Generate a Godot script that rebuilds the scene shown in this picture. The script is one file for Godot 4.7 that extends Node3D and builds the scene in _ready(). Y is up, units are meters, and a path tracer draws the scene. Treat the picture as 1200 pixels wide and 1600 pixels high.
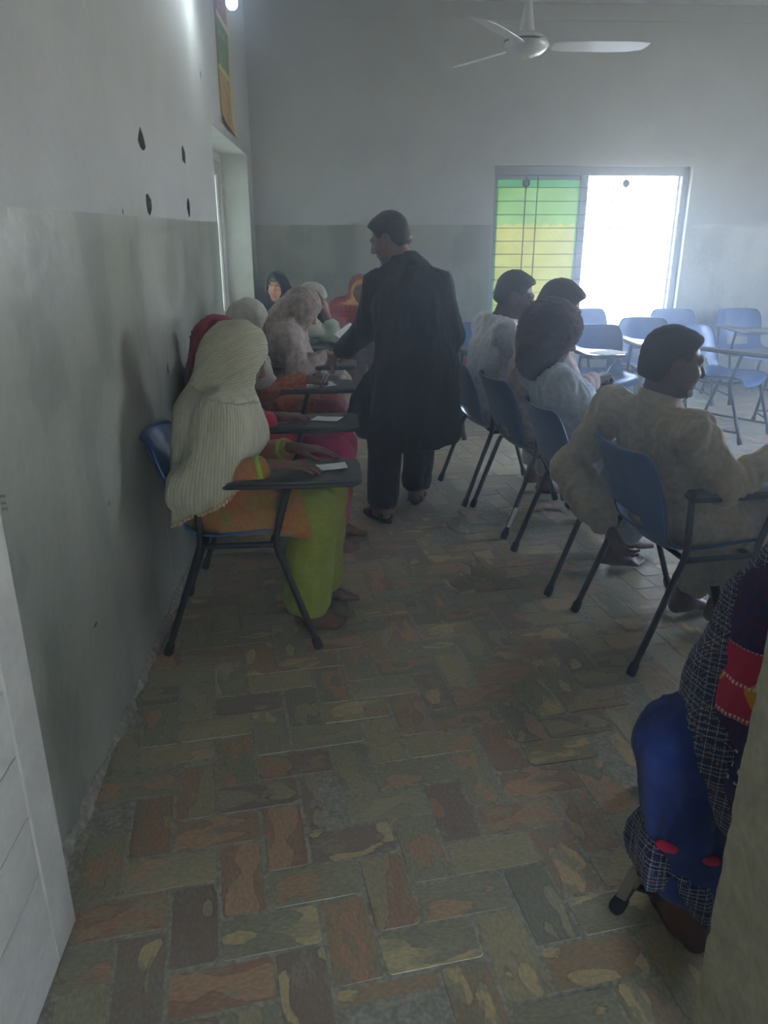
extends Node3D
# A classroom seen through its doorway: a row of seated women along the left wall, a row of seated men, a standing man, empty tablet chairs and a bright window.

const XL := -0.72     # left wall face
const XR := 5.4       # right wall face
const ZF := -7.5      # far wall face
const ZN := -1.05     # near wall, room side
const CEIL := 3.32
const DADO := 1.55
var mats := {}
var used := {}
var rng := RandomNumberGenerator.new()

# ---------------------------------------------------------------- mesh builder
class MB:
	var v := PackedVector3Array()
	var n := PackedVector3Array()
	var uv := PackedVector2Array()
	var col := PackedColorArray()
	var ix := PackedInt32Array()
	var tint := Color(1, 1, 1)

	func vert(p: Vector3, nn: Vector3, t := Vector2.ZERO) -> int:
		v.append(p); n.append(nn); uv.append(t); col.append(tint)
		return v.size() - 1

	func tri(a: Vector3, b: Vector3, c: Vector3) -> void:   # counter-clockwise seen from outside
		var nn := (b - a).cross(c - a).normalized()
		var i := vert(a, nn); vert(b, nn); vert(c, nn)
		ix.append_array([i, i + 2, i + 1])

	func quad(a: Vector3, b: Vector3, c: Vector3, d: Vector3, ta := Vector2(0, 0), tb := Vector2(1, 0), tc := Vector2(1, 1), td := Vector2(0, 1)) -> void:
		var nn := (c - a).cross(d - b).normalized()
		var i := vert(a, nn, ta); vert(b, nn, tb); vert(c, nn, tc); vert(d, nn, td)
		ix.append_array([i, i + 2, i + 1, i, i + 3, i + 2])

	func box(lo: Vector3, hi: Vector3, bevel := 0.0) -> void:
		cuboid(Transform3D(Basis(), (lo + hi) * 0.5), (hi - lo) * 0.5, bevel)

	func cuboid(t: Transform3D, h: Vector3, b := 0.0) -> void:
		if b <= 0.0:
			for ax in 3:
				for s in [-1.0, 1.0]:
					var u := Vector3.ZERO; var w := Vector3.ZERO; var nn := Vector3.ZERO
					nn[ax] = s * h[ax]; u[(ax + 1) % 3] = h[(ax + 1) % 3] * s; w[(ax + 2) % 3] = h[(ax + 2) % 3]
					quad(t * (nn - u - w), t * (nn + u - w), t * (nn + u + w), t * (nn - u + w))
			return
		# bevelled: 6 faces, 12 edges, 8 corners
		var q := h - Vector3(b, b, b)
		for ax in 3:
			for s in [-1.0, 1.0]:
				var u := Vector3.ZERO; var w := Vector3.ZERO; var nn := Vector3.ZERO
				nn[ax] = s * h[ax]; u[(ax + 1) % 3] = q[(ax + 1) % 3] * s; w[(ax + 2) % 3] = q[(ax + 2) % 3]
				quad(t * (nn - u - w), t * (nn + u - w), t * (nn + u + w), t * (nn - u + w))
		for ax in 3:
			var b1 := (ax + 1) % 3; var b2 := (ax + 2) % 3
			for s1 in [-1.0, 1.0]:
				for s2 in [-1.0, 1.0]:
					var e := Vector3.ZERO; e[ax] = q[ax]
					var p1 := Vector3.ZERO; p1[b1] = s1 * h[b1]; p1[b2] = s2 * q[b2]
					var p2 := Vector3.ZERO; p2[b1] = s1 * q[b1]; p2[b2] = s2 * h[b2]
					_fix(t, p1, p2, e)
		for sx in [-1.0, 1.0]:
			for sy in [-1.0, 1.0]:
				for sz in [-1.0, 1.0]:
					var a := t * Vector3(sx * h.x, sy * q.y, sz * q.z)
					var c := t * Vector3(sx * q.x, sy * h.y, sz * q.z)
					var d := t * Vector3(sx * q.x, sy * q.y, sz * h.z)
					if sx * sy * sz > 0: tri(a, c, d)
					else: tri(a, d, c)

	func _fix(t: Transform3D, p1: Vector3, p2: Vector3, e: Vector3) -> void:
		var a := t * (p1 - e); var b := t * (p2 - e); var c := t * (p2 + e); var d := t * (p1 + e)
		var out := t.basis * (p1 + p2)
		if (c - a).cross(d - b).dot(out) > 0: quad(a, b, c, d)
		else: quad(d, c, b, a)

	func tube(path: PackedVector3Array, r: PackedFloat32Array, seg := 10, capped := true) -> void:
		var m := path.size()
		var up := Vector3(0, 1, 0)
		var d0 := (path[1] - path[0]).normalized()
		if absf(d0.dot(up)) > 0.95: up = Vector3(1, 0, 0)
		var side := d0.cross(up).normalized()
		var base := v.size()
		for i in m:
			var d := (path[mini(i + 1, m - 1)] - path[maxi(i - 1, 0)]).normalized()
			side = (side - d * side.dot(d)).normalized()
			var o2 := d.cross(side)
			var rr := r[mini(i, r.size() - 1)]
			for k in seg + 1:
				var a := TAU * k / seg
				var nn := side * cos(a) + o2 * sin(a)
				vert(path[i] + nn * rr, nn, Vector2(float(k) / seg, i))
		for i in m - 1:
			for k in seg:
				var a := base + i * (seg + 1) + k
				ix.append_array([a, a + seg + 2, a + 1, a, a + seg + 1, a + seg + 2])
		if capped:
			for e in [0, m - 1]:
				var d := (path[1] - path[0]).normalized() * -1.0 if e == 0 else (path[m - 1] - path[m - 2]).normalized()
				var c0 := vert(path[e], d)
				var first := v.size()
				for k in seg + 1: vert(v[base + e * (seg + 1) + k], d)
				for k in seg:
					if e == 0: ix.append_array([c0, first + k, first + k + 1])
					else: ix.append_array([c0, first + k + 1, first + k])

	func bar(a: Vector3, b: Vector3, r: float, seg := 8) -> void:
		tube(PackedVector3Array([a, b]), PackedFloat32Array([r]), seg)

	func lathe(t: Transform3D, prof: PackedVector2Array, seg := 20) -> void:   # prof: (radius, height) from low to high
		var base := v.size(); var m := prof.size()
		for i in m:
			var d := prof[mini(i + 1, m - 1)] - prof[maxi(i - 1, 0)]
			for k in seg + 1:
				var a := TAU * k / seg
				var nn := Vector3(cos(a) * d.y, -d.x, sin(a) * d.y).normalized()
				vert(t * Vector3(cos(a) * prof[i].x, prof[i].y, sin(a) * prof[i].x), (t.basis * nn).normalized(), Vector2(float(k) / seg, float(i) / m))
		for i in m - 1:
			for k in seg:
				var a := base + i * (seg + 1) + k
				ix.append_array([a, a + 1, a + seg + 2, a, a + seg + 2, a + seg + 1])

	func ball(c: Vector3, r: Vector3, seg := 10, rings := 6) -> void:
		var base := v.size()
		for i in rings + 1:
			var th := PI * i / rings
			for k in seg + 1:
				var a := TAU * k / seg
				var d := Vector3(sin(th) * cos(a), cos(th), sin(th) * sin(a))
				vert(c + d * r, (d / r).normalized(), Vector2(float(k) / seg, float(i) / rings))
		for i in rings:
			for k in seg:
				var a := base + i * (seg + 1) + k
				ix.append_array([a, a + seg + 2, a + 1, a, a + seg + 1, a + seg + 2])

	# flat-topped slab from a convex or concave outline in XZ, with a rounded edge
	func slab(poly: PackedVector2Array, y0: float, y1: float, bev := 0.004) -> void:
		var cc := poly if not Geometry2D.is_polygon_clockwise(poly) else _rev(poly)
		var inn := Geometry2D.offset_polygon(cc, -bev)
		var top: PackedVector2Array = inn[0] if inn.size() > 0 else cc
		var tr := Geometry2D.triangulate_polygon(top)
		for s in 2:
			var y := y1 if s == 0 else y0
			var nn := Vector3(0, 1 if s == 0 else -1, 0)
			var base := v.size()
			for p in top: vert(Vector3(p.x, y, p.y), nn, p)
			for i in range(0, tr.size(), 3):
				var a := v[base + tr[i]]; var b := v[base + tr[i + 1]]; var c := v[base + tr[i + 2]]
				var flip := (b - a).cross(c - a).dot(nn) > 0
				ix.append_array([base + tr[i], base + tr[i + (2 if flip else 1)], base + tr[i + (1 if flip else 2)]])
		var m := cc.size()
		for i in m:
			var a := cc[i]; var b := cc[(i + 1) % m]
			var ia := _near(top, a); var ib := _near(top, b)
			_wall(a, b, y0 + bev, a, b, y1 - bev)
			_wall(a, b, y1 - bev, ia, ib, y1)
			_wall(ia, ib, y0, a, b, y0 + bev)

	func _rev(p: PackedVector2Array) -> PackedVector2Array:
		var q := p.duplicate(); q.reverse(); return q

	func _near(t: PackedVector2Array, a: Vector2) -> Vector2:
		var best := t[0]
		for p in t:
			if p.distance_squared_to(a) < best.distance_squared_to(a): best = p
		return best

	func _wall(a: Vector2, b: Vector2, ya: float, c: Vector2, d: Vector2, yb: float) -> void:
		var p := Vector3(a.x, ya, a.y); var q := Vector3(b.x, ya, b.y); var r := Vector3(d.x, yb, d.y); var s := Vector3(c.x, yb, c.y)
		var nn := (r - p).cross(s - q)
		if nn.length() < 1e-9: return
		var out := Vector3((b - a).y, 0, -(b - a).x)
		if nn.dot(out) < 0: quad(s, r, q, p)
		else: quad(p, q, r, s)

	func add(o: MB, t: Transform3D, mirror_z := false) -> void:
		var base := v.size()
		var sz := -1.0 if mirror_z else 1.0
		for i in o.v.size():
			v.append(t * Vector3(o.v[i].x, o.v[i].y, o.v[i].z * sz))
			n.append((t.basis * Vector3(o.n[i].x, o.n[i].y, o.n[i].z * sz)).normalized())
			uv.append(o.uv[i]); col.append(o.col[i] * tint)
		for i in range(0, o.ix.size(), 3):
			if mirror_z: ix.append_array([base + o.ix[i], base + o.ix[i + 2], base + o.ix[i + 1]])
			else: ix.append_array([base + o.ix[i], base + o.ix[i + 1], base + o.ix[i + 2]])

	func renormal() -> void:
		n.fill(Vector3.ZERO)
		for i in range(0, ix.size(), 3):
			var a := ix[i]; var b := ix[i + 1]; var c := ix[i + 2]
			var nn := (v[c] - v[a]).cross(v[b] - v[a])
			n[a] += nn; n[b] += nn; n[c] += nn
		for i in n.size(): n[i] = n[i].normalized()

	func mesh() -> ArrayMesh:
		var am := ArrayMesh.new(); var a := []
		a.resize(Mesh.ARRAY_MAX)
		a[Mesh.ARRAY_VERTEX] = v; a[Mesh.ARRAY_NORMAL] = n; a[Mesh.ARRAY_TEX_UV] = uv; a[Mesh.ARRAY_COLOR] = col; a[Mesh.ARRAY_INDEX] = ix
		am.add_surface_from_arrays(Mesh.PRIMITIVE_TRIANGLES, a)
		return am

# ---------------------------------------------------------------- distance field meshed as surface nets
class Field:
	var o: Vector3
	var c: float
	var nx: int
	var ny: int
	var nz: int
	var f := PackedFloat32Array()

	func _init(lo: Vector3, hi: Vector3, cell: float) -> void:
		o = lo; c = cell
		nx = int((hi.x - lo.x) / c) + 2; ny = int((hi.y - lo.y) / c) + 2; nz = int((hi.z - lo.z) / c) + 2
		f.resize(nx * ny * nz); f.fill(1.0)

	func cap(a: Vector3, b: Vector3, ra: float, rb: float, k := 0.03) -> void:
		var pad := maxf(ra, rb) + k + 2.0 * c
		var lo := (a.min(b) - Vector3(pad, pad, pad) - o) / c
		var hi := (a.max(b) + Vector3(pad, pad, pad) - o) / c
		var x0 := maxi(0, int(lo.x)); var x1 := mini(nx - 1, int(hi.x) + 1)
		var y0 := maxi(0, int(lo.y)); var y1 := mini(ny - 1, int(hi.y) + 1)
		var z0 := maxi(0, int(lo.z)); var z1 := mini(nz - 1, int(hi.z) + 1)
		var d := b - a
		var il := 1.0 / maxf(d.length_squared(), 1e-9)
		var dr := rb - ra; var k4 := 0.25 / k
		var dx := d.x; var dy := d.y; var dz := d.z
		for z in range(z0, z1 + 1):
			var qz := o.z + z * c - a.z
			for y in range(y0, y1 + 1):
				var qy := o.y + y * c - a.y
				var s := qy * dy + qz * dz
				var i := (z * ny + y) * nx + x0
				var qx := o.x + x0 * c - a.x
				for x in range(x0, x1 + 1):
					var t := clampf((qx * dx + s) * il, 0.0, 1.0)
					var ex := qx - dx * t; var ey := qy - dy * t; var ez := qz - dz * t
					var e := sqrt(ex * ex + ey * ey + ez * ez) - ra - dr * t
					var g := f[i]
					var h := k - absf(g - e)
					if h > 0.0: f[i] = minf(g, e) - h * h * k4
					elif e < g: f[i] = e
					i += 1; qx += c

	# ellipsoid, turned by bs; op 1 carves it out instead
	func ell(p: Vector3, r: Vector3, k := 0.02, bs := Basis(), op := 0) -> void:
		var big := maxf(r.x, maxf(r.y, r.z)) + k + 2.0 * c
		var lo := (p - Vector3(big, big, big) - o) / c; var hi := (p + Vector3(big, big, big) - o) / c
		var x0 := maxi(0, int(lo.x)); var x1 := mini(nx - 1, int(hi.x) + 1)
		var y0 := maxi(0, int(lo.y)); var y1 := mini(ny - 1, int(hi.y) + 1)
		var z0 := maxi(0, int(lo.z)); var z1 := mini(nz - 1, int(hi.z) + 1)
		var inv := bs.transposed()
		var k4 := 0.25 / k
		for z in range(z0, z1 + 1):
			for y in range(y0, y1 + 1):
				var i := (z * ny + y) * nx + x0
				for x in range(x0, x1 + 1):
					var q := inv * (Vector3(o.x + x * c, o.y + y * c, o.z + z * c) - p)
					var q1 := q / r
					var l0 := q1.length()
					var e := l0 * (l0 - 1.0) / maxf((q1 / r).length(), 1e-6)
					var g := f[i]
					if op == 0:
						var h := k - absf(g - e)
						f[i] = minf(g, e) - (h * h * k4 if h > 0.0 else 0.0)
					else:
						var h := k - absf(g + e)
						f[i] = maxf(g, -e) + (h * h * k4 if h > 0.0 else 0.0)
					i += 1

	func cut(p: Vector3, nn: Vector3, k := 0.01) -> void:   # takes away the side that nn points to
		var k4 := 0.25 / k
		var w := nn.normalized()
		for z in nz:
			for y in ny:
				var i := (z * ny + y) * nx
				var e := (o.x - p.x) * w.x + (o.y + y * c - p.y) * w.y + (o.z + z * c - p.z) * w.z
				for x in nx:
					var g := f[i]
					if g < 0.1:
						var h := k - absf(g - e)
						f[i] = maxf(g, e) + (h * h * k4 if h > 0.0 else 0.0)
					i += 1; e += c * w.x

	func mesh() -> MB:
		var m := MB.new()
		var at := PackedInt32Array(); at.resize(f.size()); at.fill(-1)
		var sy := nx; var sz := nx * ny
		var off := PackedInt32Array([0, 1, sy, sy + 1, sz, sz + 1, sz + sy, sz + sy + 1])
		var e0 := PackedInt32Array([0, 2, 4, 6, 0, 1, 4, 5, 0, 1, 2, 3])
		var e1 := PackedInt32Array([1, 3, 5, 7, 2, 3, 6, 7, 4, 5, 6, 7])
		var lim := 2.3 * c
		var g := PackedFloat32Array(); g.resize(8)
		for z in nz - 1:
			for y in ny - 1:
				var i := (z * ny + y) * nx - 1
				for x in nx - 1:
					i += 1
					if absf(f[i]) > lim: continue
					var mask := 0
					for q in 8:
						var val := f[i + off[q]]
						g[q] = val
						if val < 0.0: mask |= 1 << q
					if mask == 0 or mask == 255: continue
					var sx := 0.0; var syy := 0.0; var szz := 0.0; var cnt := 0
					for e in 12:
						var p := e0[e]; var r := e1[e]
						if ((mask >> p) & 1) == ((mask >> r) & 1): continue
						var t := g[p] / (g[p] - g[r])
						var px := p & 1; var py := (p >> 1) & 1; var pz := (p >> 2) & 1
						if e < 4: sx += t; syy += py; szz += pz
						elif e < 8: sx += px; syy += t; szz += pz
						else: sx += px; syy += py; szz += t
						cnt += 1
					var ic := 1.0 / cnt
					at[i] = m.v.size()
					m.v.append(Vector3(o.x + (x + sx * ic) * c, o.y + (y + syy * ic) * c, o.z + (z + szz * ic) * c))
					if x == 0 or y == 0 or z == 0: continue
					var in0 := mask & 1
					for ax in 3:
						var q := 1 << ax
						if ((mask >> q) & 1) == in0: continue
						var u := sy if ax == 0 else (sz if ax == 1 else 1)
						var w := sz if ax == 0 else (1 if ax == 1 else sy)
						var a := at[i]; var b := at[i - u]; var cc := at[i - u - w] ; var d := at[i - w]
						if b < 0 or cc < 0 or d < 0: continue
						if in0 == 1: m.ix.append_array([a, cc, b, a, d, cc])
						else: m.ix.append_array([a, b, cc, a, cc, d])
		m.n.resize(m.v.size()); m.uv.resize(m.v.size()); m.col.resize(m.v.size()); m.col.fill(Color(1, 1, 1))
		m.renormal()
		return m

# ---------------------------------------------------------------- objects
func numbered(called: String) -> String:
	if not used.has(called):
		used[called] = 0
		return called
	used[called] += 1
	return "%s_%03d" % [called, used[called]]

func thing(called: String, label: String, category: String, at := Vector3.ZERO, yaw := 0.0, group := "") -> Node3D:
	var o := Node3D.new()
	o.name = numbered(called); add_child(o)
	o.position = at; o.rotation_degrees.y = yaw
	tag(o, label, category, group)
	return o

func tag(o: Node, label: String, category: String, group := "") -> void:
	o.set_meta("label", label); o.set_meta("category", category)
	if group: o.set_meta("group", group)

func part(called: String, mb, m: Material, parent: Node = self) -> MeshInstance3D:
	var o := MeshInstance3D.new()
	o.mesh = mb.mesh() if mb is MB else mb
	o.material_override = m
	o.name = called
	parent.add_child(o, true)
	return o

func single(called: String, mb, m: Material, label: String, category: String, group := "") -> MeshInstance3D:
	var o := part(numbered(called), mb, m)
	tag(o, label, category, group)
	return o

func struct(called: String, mb, m: Material, label := "") -> MeshInstance3D:
	var o := part(called, mb, m)
	o.set_meta("kind", "structure")
	if label: o.set_meta("label", label)
	return o

func structure_node(called: String, label := "") -> Node3D:
	var o := Node3D.new(); o.name = called; add_child(o)
	o.set_meta("kind", "structure")
	if label: o.set_meta("label", label)
	return o

# ---------------------------------------------------------------- materials
func srgb(r: int, g: int, b: int) -> Color: return Color(r / 255.0, g / 255.0, b / 255.0)

func plain(c: Color, rough := 0.7, metal := 0.0) -> StandardMaterial3D:
	var m := StandardMaterial3D.new()
	m.albedo_color = c; m.roughness = rough; m.metallic = metal
	return m

func noise(sd: int, freq: float, oct := 4, kind := FastNoiseLite.TYPE_SIMPLEX_SMOOTH) -> FastNoiseLite:
	var n := FastNoiseLite.new()
	n.seed = sd; n.frequency = freq; n.noise_type = kind
	n.fractal_octaves = oct
	return n

# bytes 0..255 of seamless noise
func field_bytes(sd: int, freq: float, w: int, h: int, oct := 4) -> PackedByteArray:
	var im := noise(sd, freq, oct).get_seamless_image(w, h, false, false, 0.1, true)
	im.convert(Image.FORMAT_L8)
	return im.get_data()

# a mottled surface: ramp is a list of [level 0..1, colour]; fine adds grain
func mottle(sd: int, freq: float, ramp: Array, size := 256, grain := 0.06, oct := 4) -> ImageTexture:
	var a := field_bytes(sd, freq, size, size, oct)
	var b := field_bytes(sd + 7, 0.12, size, size, 2)
	var grad := Gradient.new()
	var offs := PackedFloat32Array(); var cols := PackedColorArray()
	for r in ramp: offs.append(r[0]); cols.append(r[1])
	grad.offsets = offs; grad.colors = cols
	var lut := []
	for i in 256: lut.append(grad.sample(i / 255.0))
	var out := PackedByteArray(); out.resize(size * size * 3)
	for i in size * size:
		var cc: Color = lut[a[i]]
		var g := 1.0 + grain * (b[i] / 127.5 - 1.0)
		out[i * 3] = clampi(int(cc.r * 255.0 * g), 0, 255)
		out[i * 3 + 1] = clampi(int(cc.g * 255.0 * g), 0, 255)
		out[i * 3 + 2] = clampi(int(cc.b * 255.0 * g), 0, 255)
	return ImageTexture.create_from_image(Image.create_from_data(size, size, false, Image.FORMAT_RGB8, out))

# the same, with the noise drawn out upright: damp streaks on painted plaster
func streaked(sd: int, ramp: Array, size := 512) -> ImageTexture:
	var im := noise(sd, 0.011, 4).get_seamless_image(size, size / 4, false, false, 0.1, true)
	im.convert(Image.FORMAT_L8); im.resize(size, size, Image.INTERPOLATE_CUBIC)
	var a := im.get_data()
	var c := field_bytes(sd + 3, 0.012, size, size, 4); var b := field_bytes(sd + 7, 0.12, size, size, 2)
	var grad := Gradient.new(); var offs := PackedFloat32Array(); var cols := PackedColorArray()
	for r in ramp: offs.append(r[0]); cols.append(r[1])
	grad.offsets = offs; grad.colors = cols
	var lut := []
	for i in 256: lut.append(grad.sample(i / 255.0))
	var out := PackedByteArray(); out.resize(size * size * 3)
	for i in size * size:
		var cc: Color = lut[(a[i] * 3 + c[i] * 2) / 5]
		var g := 1.0 + 0.03 * (b[i] / 127.5 - 1.0)
		out[i * 3] = clampi(int(cc.r * 255.0 * g), 0, 255); out[i * 3 + 1] = clampi(int(cc.g * 255.0 * g), 0, 255); out[i * 3 + 2] = clampi(int(cc.b * 255.0 * g), 0, 255)
	return ImageTexture.create_from_image(Image.create_from_data(size, size, false, Image.FORMAT_RGB8, out))

func height_tex(sd: int, freq: float, size := 256, oct := 4) -> ImageTexture:
	var a := field_bytes(sd, freq, size, size, oct)
	return ImageTexture.create_from_image(Image.create_from_data(size, size, false, Image.FORMAT_L8, a))

func triplanar(tex: Texture2D, per_metre: float, rough := 0.8, world := true) -> StandardMaterial3D:
	var m := StandardMaterial3D.new()
	m.albedo_texture = tex; m.roughness = rough
	m.uv1_triplanar = true; m.uv1_world_triplanar = world
	m.uv1_scale = Vector3.ONE * per_metre
	return m

# cloth: a colour with soft dye mottling, thread grain and the sheen of fibres
func cloth(sd: int, c: Color, spread := 0.12, sheen := 0.25, per_metre := 2.5) -> StandardMaterial3D:
	var tex := mottle(sd, 0.03, [[0.2, c.darkened(spread)], [0.5, c], [0.8, c.lightened(spread * 0.6)]], 128, 0.09, 3)
	var m := triplanar(tex, per_metre, 0.92, false)
	m.rim_enabled = true; m.rim = sheen; m.rim_tint = 0.7
	m.vertex_color_use_as_albedo = true
	return m

# ---------------------------------------------------------------- the room
func make_materials() -> void:
	var up := triplanar(mottle(11, 0.012, [[0.15, srgb(174, 176, 172)], [0.5, srgb(178, 180, 176)], [0.85, srgb(182, 184, 179)]], 512, 0.02), 0.35, 0.72)
	up.heightmap_enabled = true; up.heightmap_texture = height_tex(13, 0.05, 256, 5); up.heightmap_scale = 0.15
	mats.wall_up = up
	var low := triplanar(streaked(21, [[0.2, srgb(128, 132, 119)], [0.40, srgb(136, 140, 127)], [0.46, srgb(148, 151, 138)], [0.6, srgb(151, 154, 140)], [0.8, srgb(160, 162, 148)]]), 0.42, 0.36)
	low.heightmap_enabled = true; low.heightmap_texture = height_tex(23, 0.06, 512, 5); low.heightmap_scale = 0.2
	mats.wall_low = low
	mats.reveal = triplanar(mottle(31, 0.02, [[0.2, srgb(184, 188, 178)], [0.8, srgb(198, 202, 192)]], 128, 0.03), 0.8, 0.7)
	mats.jamb = triplanar(mottle(33, 0.03, [[0.2, srgb(176, 172, 148)], [0.5, srgb(188, 184, 160)], [0.8, srgb(196, 192, 170)]], 256, 0.07), 1.2, 0.75)
	mats.ceiling = triplanar(mottle(35, 0.02, [[0.2, srgb(204, 205, 203)], [0.8, srgb(214, 215, 213)]], 128, 0.03), 0.6, 0.85)
	mats.cement = triplanar(mottle(37, 0.04, [[0.15, srgb(112, 107, 96)], [0.5, srgb(146, 141, 127)], [0.85, srgb(178, 172, 156)]], 256, 0.16), 2.0, 0.9)
	mats.bed = triplanar(mottle(36, 0.04, [[0.15, srgb(136, 132, 116)], [0.5, srgb(150, 146, 128)], [0.85, srgb(164, 160, 142)]], 256, 0.16), 2.0, 0.85)
	mats.rubble = triplanar(mottle(38, 0.06, [[0.2, srgb(48, 45, 42)], [0.5, srgb(74, 69, 64)], [0.8, srgb(104, 98, 90)]], 128, 0.2), 6.0, 0.95)
	mats.door = triplanar(mottle(39, 0.02, [[0.2, srgb(180, 178, 168)], [0.8, srgb(194, 192, 182)]], 256, 0.03), 1.0, 0.45)
	mats.aluminium = plain(srgb(150, 156, 164), 0.42, 0.35)
	mats.white_metal = plain(srgb(206, 208, 206), 0.35)
	mats.iron = plain(srgb(62, 60, 58), 0.6, 0.3)
	mats.steel = plain(srgb(170, 170, 168), 0.3, 0.8)
	mats.black_tube = triplanar(mottle(41, 0.05, [[0.2, srgb(20, 20, 23)], [0.6, srgb(29, 29, 32)], [0.9, srgb(46, 45, 46)]], 128, 0.1), 4.0, 0.42, false)
	mats.rubber = plain(srgb(24, 23, 23), 0.85)
	var blue := triplanar(mottle(43, 0.03, [[0.15, srgb(22, 62, 112)], [0.5, srgb(28, 74, 130)], [0.85, srgb(40, 86, 142)]], 128, 0.05), 2.0, 0.36, false)
	mats.blue_plastic = blue
	mats.tablet = triplanar(mottle(45, 0.04, [[0.15, srgb(42, 48, 46)], [0.5, srgb(54, 61, 58)], [0.85, srgb(70, 77, 72)]], 128, 0.1), 3.0, 0.33, false)
	mats.tablet_rim = plain(srgb(22, 23, 25), 0.5)
	mats.frosted = plain(srgb(214, 228, 208), 0.6); mats.frosted.backlight_enabled = true; mats.frosted.backlight = Color(0.72, 0.72, 0.72)
	mats.paper = plain(srgb(232, 234, 232), 0.8)
	mats.ink = plain(srgb(60, 66, 80), 0.8)
	mats.tape = plain(srgb(120, 112, 92), 0.6)
	mats.ground = triplanar(mottle(47, 0.02, [[0.2, srgb(190, 180, 158)], [0.8, srgb(214, 205, 186)]], 128, 0.1), 0.2, 0.9)

func boxes(list: Array, bevel := 0.0) -> MB:
	var m := MB.new()
	for b in list: m.box(b[0], b[1], bevel)
	return m

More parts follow.
